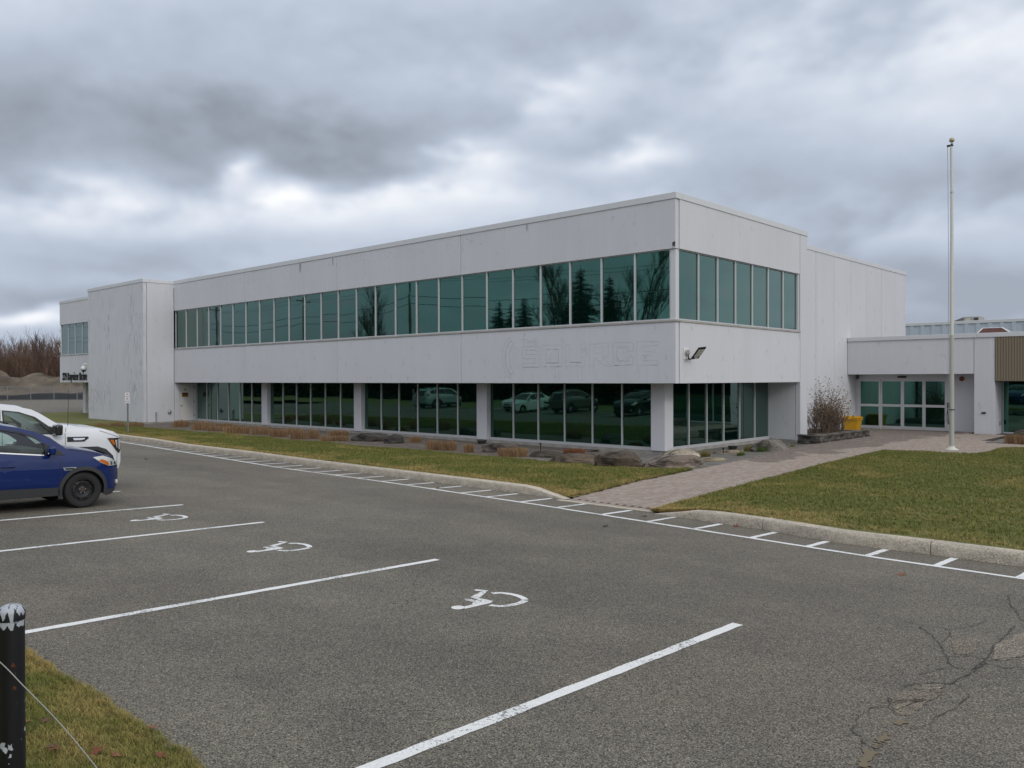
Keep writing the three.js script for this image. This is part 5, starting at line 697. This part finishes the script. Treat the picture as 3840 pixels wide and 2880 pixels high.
function truckSpec() {
  const W = (y, l) => { let w = 1.02; if (y < .6) w -= (.6 - y) * .1; if (y > 1.1) w -= .06 * clamp((y - 1.1) / .3) ** 2; if (y > 1.36) w -= (y - 1.36) * .34; w -= .15 * clamp((l - .2) / .52) ** 3; return w; };
  const arch = [[-.56, .45], [-.52, .80], [-.40, .955], [-.28, .985], [.14, .985], [.32, .92], [.48, .76], [.56, .5]];
  const body = [[.60, .42], [.69, .48], [.73, .62], [.725, .9], [.70, 1.16], [.66, 1.25], [.51, 1.34], [.16, 1.42], [-.35, 1.463], [-.57, 1.467], [-.77, 1.59], [-1.01, 1.755], [-1.17, 1.84], [-1.4, 1.893], [-1.8, 1.93], [-2.6, 1.93], [-2.95, 1.88], [-3.0, 1.38], [-4.75, 1.38], [-4.78, .7], [-4.6, .55], ...[...arch].reverse().map(([a, b]) => [-3.75 - a, b]).reverse().map(([a, b]) => [a, b]).sort((a, b) => a[0] - b[0]), [-3.0, .45], [-.6, .45], ...arch];
  return { W, body, top: topOf([[-.57, 1.467], [-.35, 1.463], [.16, 1.42], [.51, 1.34], [.66, 1.25], [.70, 1.16]]), holes: [[[-1.72, 1.37], [-.83, 1.32], [-.84, 1.47], [-1.14, 1.655], [-1.4, 1.765], [-1.72, 1.80]], [[-2.75, 1.41], [-1.84, 1.375], [-1.84, 1.80], [-2.65, 1.80]]], cuts: [[[-.50, 1.44], [-.54, 1.3], [-.53, .95], [-.58, .5]], [[-1.78, 1.85], [-1.78, .5]], [[-2.9, 1.85], [-2.9, .5]], [[.62, .9], [.62, .6]], [[.2, 1.36], [.66, 1.2]]], clad: [[...arch.map(([a, b]) => [a * 1.06, b + .02]), ...[...arch].reverse().map(([a, b]) => [a * .9, b - .06])]], patch: [[-.84, 1.31], [-.66, 1.31], [-.7, 1.4], [-.84, 1.48]], head: [[.36, 1.19], [.70, 1.185], [.72, .9], [.68, .82], [.58, .9]], headMat: phys([.03, .028, .028], .08, { clearcoat: 1 }), amber: [[.42, 1.15], [.52, 1.15], [.56, 1.02], [.5, 1.04]], lens: [[[.64, 1.16], [.70, 1.16], [.70, .92], [.66, .92]], [[.55, 1.14], [.61, 1.14], [.62, .95], [.6, .97]]], lensMat: std([.5, .5, .5], .3), tail: [[-4.77, .95], [-4.7, .95], [-4.7, 1.3], [-4.77, 1.3]], vent: [[-.50, 1.235], [-.06, 1.235], [-.04, 1.2], [-.14, 1.125], [-.50, 1.125]], vent2: [[-.38, 1.205], [-.13, 1.205], [-.13, 1.18], [-.2, 1.16], [-.36, 1.16]], ventMat: M.black, ventMat2: chrome,
    mirror: [-.74, 1.40], ms: [.26, .24, .16], mirrorMat: phys([.012, .012, .013], .2, { clearcoat: 1 }), handles: [[-1.62, 1.12], [-2.75, 1.12]], wx: 1.0, R: .42, wb: 3.75, lh: [-.57, .69], lr: [-1.35, -2.9], screen: topOf([[-1.35, 1.885], [-1.17, 1.84], [-1.01, 1.755], [-.77, 1.59], [-.57, 1.467]]), roof: topOf([[-2.95, 1.88], [-2.6, 1.93], [-1.8, 1.93], [-1.35, 1.885]]), back: (v) => [lerp(-4.78, -4.74, v), lerp(.6, 1.38, v)], nose: topOf([[.42, .60], [.5, .69], [.62, .73], [.9, .725], [1.16, .70], [1.25, .66]]), ny: [.42, 1.25], bulge: .08, grilles: [['grille', .78, 1.14, .72], ['lower_grille', .48, .62, .7]], under: [-4.5, .5], floorY: 1.0, seats: [-1.5, -2.4], dash: -.9 };
}
function sedanSpec() {
  const W = (y, l) => { let w = .87; if (y < .45) w -= (.45 - y) * .14; if (y > .7) w -= .08 * clamp((y - .7) / .3) ** 2; if (y > .98) w -= (y - .98) * .5; w -= .3 * clamp((l - .15) / .65) ** 2.6 + .2 * clamp((-2.95 - l) / .7) ** 3; return w; };
  const body = [[.4, .2], [.62, .24], [.74, .38], [.75, .55], [.70, .66], [.55, .75], [.1, .87], [-.35, .95], [-.6, 1.08], [-1.0, 1.29], [-1.35, 1.41], [-1.9, 1.44], [-2.4, 1.38], [-2.9, 1.12], [-3.1, 1.03], [-3.6, 1.0], [-3.68, .8], [-3.66, .5], [-3.5, .3], [-3.08, .27], ...arcP(-2.67, .31, .36, 0, 180).map(([a, b]) => [a, b]), [-2.2, .22], [-.4, .22], ...arcP(0, .31, .365, 180, 0)];
  return { W, body, top: topOf([[-.35, .95], [.1, .87], [.55, .75], [.70, .66]]), holes: [[[-1.6, 1.0], [-.75, .97], [-.8, 1.1], [-1.1, 1.26], [-1.6, 1.36]], [[-2.55, 1.05], [-1.7, 1.0], [-1.7, 1.365], [-2.2, 1.33], [-2.5, 1.2]]], cuts: [[[-.55, .95], [-.45, .6], [-.5, .25]], [[-1.65, 1.4], [-1.65, .25]], [[-2.6, 1.0], [-2.4, .6]]], patch: [[-.74, .96], [-.5, .94], [-.74, 1.08]], head: [[.3, .74], [.45, .62], [.68, .6], [.69, .66], [.52, .75]], tail: [[-3.66, .75], [-3.4, .78], [-3.4, .95], [-3.62, .93]], mirror: [-.68, .98], ms: [.18, .12, .12], handles: [[-1.4, .78], [-2.35, .8]], wx: .85, R: .31, wb: 2.67, lh: [-.35, .70], lr: [-1.2, -2.2], screen: topOf([[-1.2, 1.36], [-1.0, 1.29], [-.6, 1.08], [-.35, .95]]), roof: topOf([[-2.4, 1.38], [-1.9, 1.44], [-1.35, 1.41], [-1.2, 1.36]]), back: (v) => [lut([[0, -3.66], [.4, -3.66], [.5, -3.6], [.75, -2.95], [1, -2.2]], v), lut([[0, .4], [.4, .95], [.5, 1.0], [.75, 1.1], [1, 1.42]], v)], backGlass: [.78, .97], nose: topOf([[.2, .4], [.24, .62], [.38, .74], [.55, .75], [.66, .70]]), ny: [.2, .66], bulge: .1, grilles: [['grille', .5, .6, .5], ['lower_grille', .28, .42, .6]], under: [-3.4, .4], floorY: .72, seats: [-1.5, -2.2], dash: -.85 };
}
const carY = (z) => lotY(z);
const SUV = suvSpec(), TRUCK = truckSpec(), SEDAN = sedanSpec();
makeCar('compact_suv', 'dark blue compact SUV on black steel wheels beside the accessible stall', 'car', SUV, [-18.02, carY(-6.23), -6.23], 0, [.003, .017, .105], { metal: 0, wheel: { steel: true } });
makeCar('pickup_truck', 'white crew cab pickup truck with black vents behind the blue SUV', 'truck', TRUCK, [-20.92, carY(-7.38), -7.38], 0, [.72, .74, .77], { metal: 0, antenna: [-.42, 1.44, 2.3] });
// row of cars further along the lot, seen in the dark glass
makeCar('parked_car', 'black SUV parked nose out, mirrored in the last glass bay', 'car', SUV, [-32.6, carY(-6.8), -6.8], 0, [.01, .011, .012], { tint: true, group: 'cars parked further along the row' });
makeCar('parked_car', 'brown-grey SUV with tail to the building, mirrored in the corner glass bay', 'car', SUV, [-38.3, carY(-4.2), -4.2], Math.PI, [.13, .12, .105], { tint: true, group: 'cars parked further along the row' });
makeCar('parked_car', 'white sedan parked nose out, mirrored in the corner glass bay', 'car', SEDAN, [-43.2, carY(-6.9), -6.9], 0, [.66, .70, .68], { metal: 0, tint: true, group: 'cars parked further along the row' });
makeCar('parked_car', 'silver-grey crossover with tail to the building, mirrored in the second glass bay', 'car', SUV, [-52.8, carY(-4.2), -4.2], Math.PI, [.34, .37, .38], { tint: true, group: 'cars parked further along the row' });

// ================================================================== BACKGROUND at the left: fence, spoil heap, woods
{
  const a = onY(-60, 1500.5, 0), b = onY(345, 1499, 0), dx = V(b.x - a.x, 0, b.z - a.z), L = dx.length(), u = dx.clone().normalize(), turn = Math.atan2(-u.z, u.x), sp = 3.15; reseed(12);
  const rails = mergeGeometries([bar(V(.04, .06, 0), V(sp - .06, .06, 0), .022, .022, 6), bar(V(.04, 1.86, 0), V(sp - .06, 1.86, 0), .022, .022, 6), bar(V(.04, .95, 0), V(sp - .06, .95, 0), .018, .018, 6)]), posts = bar(V(.03, 0, 0), V(.03, 1.92, 0), .03, .03, 6), post2 = bar(V(sp - .05, 0, 0), V(sp - .05, 1.92, 0), .03, .03, 6);
  const wires = mergeGeometries([...Array(12)].map((_, i) => bar(V(.05, .18 + i * .14, .01), V(sp - .06, .18 + i * .14, .01), .006, .006, 3))), vw = mergeGeometries([...Array(24)].map((_, i) => bar(V(.12 + i * .122, .07, .015), V(.12 + i * .122, 1.85, .015), .004, .004, 3)));
  const fenceM = std([.24, .25, .26], .6, { metalness: .3 }); let k = 0; for (let s = -sp; s < L + sp; s += sp, k++) { const t = thing('fence_panel', 'grey wire mesh site fence panel standing on the far lot edge', 'fence', [a.x + u.x * s, -.02, a.z + u.z * s], turn, 'temporary fence panels'); mesh('rails', rails, fenceM, t); mesh('post', posts, fenceM, t); mesh('post', post2, fenceM, t); mesh('mesh_wires', wires, M.galv, t).userData.kind = 'stuff'; mesh('mesh_wires', vw, M.galv, t).userData.kind = 'stuff'; }
  // black silt fence behind
  const n = V(-u.z, 0, u.x); if (n.x > 0) n.negate(); const S = (s, o, y) => { const p = a.clone().addScaledVector(u, s).addScaledVector(n, o); return [p.x, y, p.z]; };
  const sf = patch(70, 3, (p, v) => { const s = lerp(-30, L + 1, p), h = .72 + (fbm(s * .25, 3, 3) - .5) * .5 + clamp((s - L * .55) / 6) * .55; return S(s, .9 + Math.sin(s * 2.1) * .06 + v * .05, v * h); }); const so = mesh(numbered('silt_fence'), sf, std([.016, .02, .026], .7)); tag(so, 'sagging black silt fence sheet behind the wire fence', 'silt fence');
  // spoil heap
  const heap = patch(90, 40, (p, v) => { const s = lerp(-50, L + 7, p), o = lerp(2, 34, v), r = Math.sin(Math.PI * clamp(v * 1.05)) ** .8; const top = lut([[-50, 3.2], [-4, 3.8], [L * .05, 4.35], [L * .32, 3.9], [L * .5, 2.9], [L * .62, 3.5], [L * .74, 4.1], [L * .87, 3.0], [L, 1.5], [L + 7, 0]], s); return S(s, o, r * top * (.85 + (fbm(s * .3, o * .3, 5) - .5) * 1.3) - .1); }); struct('spoil_heap', heap, M.dirt);
  // the wood behind: one brown mass of bare stems
  const stem = []; reseed(99); const st = (p, d, len, r, dep) => { const q = p.clone().addScaledVector(d, len); stem.push(bar(p, q, r, r * .6, 3)); if (dep) for (let i = 0; i < 4; i++) st(p.clone().lerp(q, rr(.35, 1)), d.clone().add(V(rr(-.55, .55), rr(-.1, .35), rr(-.55, .55))).normalize(), len * rr(.35, .6), r * .5, dep - 1); };
  st(V(0, 0, 0), V(0, 1, 0), 4.2, .05, 2); st(V(.6, 0, .3), V(.08, 1, 0).normalize(), 3.6, .04, 2); const sg = mergeGeometries(stem);
  const woodM = std([.155, .102, .075], .95), N = 9000, im = new THREE.InstancedMesh(sg, woodM, N), tm = new THREE.Matrix4(), c = new THREE.Color();
  for (let i = 0; i < N; i++) { const s = rr(-70, L + 60), o = rr(34, 80), p = S(s, o, -.2), h = rr(1.0, 1.6); tm.compose(V(...p), new THREE.Quaternion().setFromEuler(new THREE.Euler(rr(-.05, .05), rr(0, 6.3), rr(-.05, .05))), V(h, h * rr(.9, 1.1), h)); im.setMatrixAt(i, tm); const k = rr(.55, 1.25); im.setColorAt(i, c.setRGB(k, k * rr(.9, 1), k * rr(.85, 1))); }
  im.name = 'bare_wood'; im.castShadow = im.receiveShadow = true; tag(im, 'dense brown wood of bare saplings beyond the spoil heap', 'woods', undefined, 'stuff'); scene.add(im);
  var S_ = S, LF = L;
}
// bare trees
function bareTree(s, H, spread = .5, kids = 5, depth = 4, up = .35) {
  reseed(s); const g = [];
  const grow = (p, d, len, r, dep) => { let a = p.clone(); const n = 3; for (let i = 0; i < n; i++) { const q = a.clone().addScaledVector(d, len / n); g.push(bar(a, q, lerp(r, r * .62, i / n), lerp(r, r * .62, (i + 1) / n), dep > 2 ? 6 : 3)); a = q; d = d.clone().add(V(rr(-.12, .12), rr(-.02, .1), rr(-.12, .12))).normalize(); }
    if (dep > 0) for (let i = 0; i < kids; i++) { const t = rr(.3, 1), q = p.clone().lerp(a, t), an = rr(0, 6.28); grow(q, d.clone().multiplyScalar(.75).add(V(Math.cos(an) * spread, up * rr(0, 1), Math.sin(an) * spread)).normalize(), len * rr(.42, .66), r * .5 * (1.1 - t * .3), dep - 1); } };
  grow(V(0, 0, 0), V(0, 1, 0), H * .55, H * .018, depth); return mergeGeometries(g);
}
const barkM = std([.10, .082, .068], .95), needM = std([.014, .028, .014], .95);
const bareGeo = [bareTree(41, 9, .5, 6, 3), bareTree(42, 9, .38, 7, 3, .5)], bigBare = [bareTree(43, 14, .5, 6, 4), bareTree(44, 14, .42, 6, 4, .5)];
{
  const spots = [[-6, 40, 1.3], [2.2, 42, 1.1], [5.1, 38, 1.2], [7.4, 40, 1.15], [9.8, 44, 1.4], [12.1, 38, 1.45], [13.4, 41, 1.2], [-12, 40, 1.3], [16, 42, 1.3], [0, 36, 1.2]];
  spots.forEach(([s, o, k], i) => { const p = S_(s, o, -.2), t = thing('bare_tree', 'slender bare tree standing above the brown wood', 'tree', p, i * 1.7, 'bare trees above the wood'); const m = mesh('trunk_and_branches', bareGeo[i % 2], barkM, t); m.scale.setScalar(k * 1.05); });
}
// ================================================================== WHAT THE GLASS MIRRORS: trees, hedge, poles and wires on the street side
function spruce(s, H, R) {
  reseed(s); const tr = [bar(V(0, 0, 0), V(0, H, 0), H * .016, .02, 7)], pos = [];
  for (let y = H * .06; y < H * .985; y += H * .0125) { const f = 1 - y / H, r = R * f ** .8 * rr(.65, 1.1) + .15, n = Math.round(8 + f * 13); for (let k = 0; k < n; k++) { const a = rr(0, 6.283), cx = Math.cos(a), cz = Math.sin(a), len = r * rr(.7, 1.1), dr = len * rr(.15, .4), seg = 6; for (let i = 0; i < seg; i++) { const t0 = i / seg, t1 = (i + 1) / seg, p = (t) => [cx * len * t, y - dr * t + .25 * dr * t * t, cz * len * t], w = (.18 + len * .3 * (1 - t0 * .7)) * rr(.6, 1.2), A = p(t0), B = p(t1); for (const sd of [-1, 1]) pos.push(...A, ...B, (A[0] + B[0]) / 2 - cz * w * sd + cx * .1, (A[1] + B[1]) / 2 - rr(.05, .3) * w * 1.4, (A[2] + B[2]) / 2 + cx * w * sd + cz * .1); } } }
  const g = new THREE.BufferGeometry(); g.setAttribute('position', new THREE.Float32BufferAttribute(pos, 3)); g.computeVertexNormals(); return [mergeGeometries(tr), g];
}
{
  const sp = [spruce(201, 15, 5.6), spruce(202, 15, 4.8)];
  const mirror = (px, zr) => { const r = pray(px, 1400), zv = 2 * (ZA - .13) - zr, t = zv / r.z; return [r.x * t, zr]; };
  const topH = (px, py, zr) => { const r = pray(px, py), zv = 2 * (ZA - .13) - zr, t = zv / r.z; return CAMY + r.y * t - .4; };
  for (const [px, py, zr, k, lab] of [[2175, 985, 20, 0, 'tall dark spruce mirrored in the upper windows near the corner'], [2295, 1020, 17, 1, 'dense pointed spruce mirrored one window from the corner'], [1868, 1110, 22, 1, 'dark cone-shaped spruce mirrored left of the bare maple'], [1968, 1098, 21, 0, 'broad dark spruce mirrored beside the bare maple'], [1912, 1120, 28, 1, 'narrow spruce mirrored between two broader spruces']]) { const [x, z] = mirror(px, zr), h = topH(px, py, zr), t = thing('spruce_tree', lab, 'tree', [x, .3, z]); const s = h / 15; mesh('trunk', sp[k][0], barkM, t).scale.setScalar(s); mesh('crown', sp[k][1], needM, t).scale.set(s * (px === 1912 ? .6 : 1), s, s); }
  for (const [px, py, zr, k, lab] of [[2075, 1000, 19, 0, 'bare maple mirrored between the spruces'], [2425, 965, 16, 1, 'bare maple mirrored in the corner window'], [2360, 1010, 21, 0, 'slim bare maple mirrored beside the dense spruce'], [1440, 1135, 24, 1, 'spreading bare tree mirrored in the middle windows'], [1400, 1150, 28, 0, 'smaller bare tree mirrored in the middle windows'], [2120, 1050, 26, 1, 'bare tree mirrored behind the tall spruce']]) { const [x, z] = mirror(px, zr), h = topH(px, py, zr), t = thing('maple_tree', lab, 'tree', [x, .3, z], k + px); mesh('trunk_and_branches', bigBare[k], barkM, t).scale.set(h / 13 * .8, h / 13, h / 13 * .8); }
  const pole = (px, py, zr, lab) => { const [x, z] = mirror(px, zr), h = topH(px, py, zr), t = thing('utility_pole', lab, 'utility pole', [x, .3, z]); mesh('pole', bar(V(0, 0, 0), V(0, h, 0), .17, .12, 10), std([.12, .09, .065], .9), t); mesh('crossarm', bb(-.06, .06, h - .6, h - .48, -1.1, 1.1), std([.12, .09, .065], .9), t); for (const q of [-1, -.35, .35, 1]) mesh('insulator', new THREE.CylinderGeometry(.05, .06, .16, 8).translate(0, h - .4, q), M.galv, t); return V(x, h, z); };
  const P = [pole(2750, 930, 14, 'wooden utility pole mirrored in the side windows'), pole(1545, 1030, 14, 'wooden utility pole mirrored in the middle windows'), pole(1150, 1110, 14, 'wooden utility pole mirrored in the left windows'), pole(800, 1150, 14, 'wooden utility pole mirrored in the far left windows')];
  P.push(V(P[3].x - 60, P[3].y, P[3].z)); P.unshift(V(40, P[0].y, 14)); const wm = std([.012, .012, .012], .7);
  for (let i = 0; i < P.length - 1; i++) for (const [dy, dz, k] of [[.1, -1, 0], [.1, 1, 2], [-2.0, .1, 3], [-2.9, .1, 5]]) { const a = V(P[i].x, P[i].y - .3 + dy, P[i].z + dz), b = V(P[i + 1].x, P[i + 1].y - .3 + dy, P[i + 1].z + dz), m = a.clone().lerp(b, .5); m.y -= 1.1 + k * .08; const o = mesh(numbered('power_line'), new THREE.TubeGeometry(new THREE.QuadraticBezierCurve3(a, m, b), 20, k > 2 ? .03 : .014, 4), wm); tag(o, 'sagging overhead wire between the street side utility poles', 'wire', 'overhead wires along the street'); }
  // hedge of cedars behind the verge
  const lg = []; reseed(500); for (let i = 0; i < 46; i++) { const a = rr(0, 6.28), e = Math.acos(rr(-1, 1)), q = new THREE.PlaneGeometry(rr(.12, .3), rr(.3, .6)); q.rotateX(rr(-.6, .6)); q.rotateY(rr(0, 6.28)); q.translate(Math.cos(a) * Math.sin(e) * .6, Math.cos(e) * .6, Math.sin(a) * Math.sin(e) * .6); lg.push(q); } const cg = mergeGeometries(lg), N = 5200, im = new THREE.InstancedMesh(cg, std([.014, .024, .012], .95), N), tm = new THREE.Matrix4();
  for (let i = 0; i < N; i++) { const x = rr(-150, 35), h = 2.6 + fbm(x * .25, 1, 3) * 2.2, y = rr(0, 1) ** .8 * h; tm.compose(V(x, .4 + y, 8 + rr(-.9, 1.5) * (1.1 - y / h * .6)), new THREE.Quaternion().setFromEuler(new THREE.Euler(rr(0, 1), rr(0, 6.3), 0)), V(1.2, 1.3, 1.2)); im.setMatrixAt(i, tm); }
  im.name = 'cedar_hedge'; im.castShadow = im.receiveShadow = true; tag(im, 'dark cedar hedge along the street, mirrored in the ground floor glass', 'hedge', undefined, 'stuff'); scene.add(im);
  // low hills on the horizon beyond the side windows' view
  struct('hills', patch(160, 6, (u, v) => { const a = lerp(-.3, 1.9, u), r = lerp(900, 1100, v), h = (18 + fbm(u * 14, 4, 5) * 38) * Math.sin(Math.PI * clamp(v + .02)); return [Math.sin(a) * r, h - 2, -Math.cos(a) * r]; }), std([.05, .065, .075], .95));
}

// ================================================================== GRASS BLADES, FALLEN LEAVES
function bladeTuft(n, L) { const pos = [], idx = []; for (let i = 0; i < n; i++) { const a = rr(0, 6.28), bx = rr(-.03, .03), bz = rr(-.03, .03), h = L * rr(.5, 1.1), m = h * rr(.3, 1.5), w = rr(.0016, .003), o = pos.length / 3, x = Math.cos(a), z = Math.sin(a); pos.push(bx - z * w, 0, bz + x * w, bx + z * w, 0, bz - x * w, bx + x * m * .45 - z * w * .7, h * .75, bz + z * m * .45 + x * w * .7, bx + x * m * .45 + z * w * .7, h * .75, bz + z * m * .45 - x * w * .7, bx + x * m, h * .85, bz + z * m); idx.push(o, o + 1, o + 3, o, o + 3, o + 2, o + 2, o + 3, o + 4); } const g = new THREE.BufferGeometry(); g.setAttribute('position', new THREE.Float32BufferAttribute(pos, 3)); g.setIndex(idx); g.computeVertexNormals(); return g; }
function sow(name, label, n, place, geo, scaleF, dry = 0) {
  const m = std([1, 1, 1], .9), im = new THREE.InstancedMesh(geo, m, n), tm = new THREE.Matrix4(), q = new THREE.Quaternion(), e = new THREE.Euler(), c = new THREE.Color();
  for (let i = 0; i < n; i++) { const [x, y, z] = place(), s = scaleF * rr(.7, 1.3); tm.compose(V(x, y, z), q.setFromEuler(e.set(rr(-.2, .2), rr(0, 6.28), rr(-.2, .2))), V(s, s * rr(.7, 1.2), s)); im.setMatrixAt(i, tm); const t = clamp((fbm(x * .6 + 7, z * .6, 4) - .50) * 1.5 + (fbm(x * 3.1, z * 3.1 + 9, 3) - .5) * 1.2 + rr(-.3, .3) + (typeof dry === 'function' ? dry(x, z) : dry)), col = mix3([.140, .155, .028], [.36, .27, .095], t), k = rr(.7, 1.25); im.setColorAt(i, c.setRGB(col[0] * k, col[1] * k, col[2] * k)); }
  im.name = numbered(name); im.castShadow = im.receiveShadow = true; tag(im, label, 'grass', undefined, 'stuff'); scene.add(im); return im;
}
// salt-burnt, worn turf in ragged patches along the kerb and the walk, as the photograph shows it
const edgeDry = (x, z) => { const d = kerbZ(x) - .24 - z, e = Math.min(Math.abs(x - walkR(z)), Math.abs(x - walkL(z))), q = fbm(x * 1.3 + 40, z * 1.3, 3); return sstep(.35, .65, q + .45 - d * .55) * .75 + (z > -20 ? sstep(.45, .7, q + .35 - e * .6) * .4 : 0); };
reseed(600);
const tuftA = bladeTuft(9, .05), tuftB = bladeTuft(7, .05);
sow('grass', 'patchy green and straw coloured grass around the bollard', 26000, () => { const z = lerp(-2.48, .2, rnd() ** 1.15), x = rr(-9.6, -2.2); return [x, verge(x, Math.max(z, edgeZ(x))), Math.max(z, edgeZ(x) - rr(0, .05))]; }, tuftA, .8, .55);
sow('grass', 'short green and tan turf of the lawn with the flagpole', 90000, () => { const z = lerp(-14.0, -36.2, rnd()), xl = xlR(z), x = xl + rnd() ** 1.3 * (4 - xl) ; const zz = Math.min(z, kerbZ(x) - .21); return [x, lawnRight(x, zz) - .004, zz]; }, tuftB, 1.15, edgeDry);
sow('grass', 'narrow green and tan grass strip along the planting bed', 80000, () => { let x = -12 - rnd() ** 1.4 * 42, z = lerp(kerbZ(x) - .21, bedZ(x) + .02, rnd()); if (x > walkL(z)) x = walkL(z) - rnd() * .5; return [x, lawnLeft(x, z) - .004, z]; }, tuftB, 1.2, edgeDry);
{
  const s = new THREE.Shape(); for (let i = 0; i <= 20; i++) { const a = i / 20 * 6.283, r = 1 + .42 * Math.cos(a * 5) + .12 * Math.cos(a * 15); i ? s.lineTo(r * Math.sin(a), r * Math.cos(a)) : s.moveTo(r * Math.sin(a), r * Math.cos(a)); }
  const lg = new THREE.ShapeGeometry(s, 3); lg.rotateX(-Math.PI / 2); const p = lg.attributes.position; for (let i = 0; i < p.count; i++) p.setY(i, .22 * (p.getX(i) ** 2 - p.getZ(i) * .5 * Math.abs(p.getZ(i)))); lg.computeVertexNormals();
  const ms = [std([.16, .045, .018], .8), std([.11, .055, .025], .8), std([.2, .08, .035], .8)]; reseed(71);
  const put = (px, py, f, lift, sz, lab, grp) => { const q = f(px, py), o = mesh(numbered('fallen_leaf'), lg, ms[Math.floor(rnd() * 3)]); o.position.set(q.x, lift(q.x, q.z) + .012, q.z); o.rotation.set(rr(-.3, .3), rr(0, 6), rr(-.3, .3)); o.scale.setScalar(sz); tag(o, lab, 'leaf', grp); };
  for (const [x, y] of [[95, 2745], [172, 2742], [205, 2850], [190, 2838], [577, 2752], [440, 2875], [600, 2862], [365, 2860]]) put(x, y, lot, (a, b) => verge(a, b) + .02, .033, 'curled red-brown maple leaf in the grass by the bollard', 'leaves by the bollard');
  for (const [x, y] of [[547, 1723], [2415, 1937], [2760, 1975], [3380, 2157], [2270, 1975], [1640, 1832]]) put(x, y, lot, (a, b) => lotY(b), .05, 'dry brown leaf lying on the asphalt', 'leaves on the asphalt');
  for (const [x, y] of [[2970, 1912], [3340, 1838], [3635, 1742], [3600, 1745], [3110, 1750]]) put(x, y, onY, lawnRight, .05, 'dry brown leaf on the lawn with the flagpole', 'leaves on the lawn');
}
camera.updateMatrixWorld();
renderer.render(scene, camera);
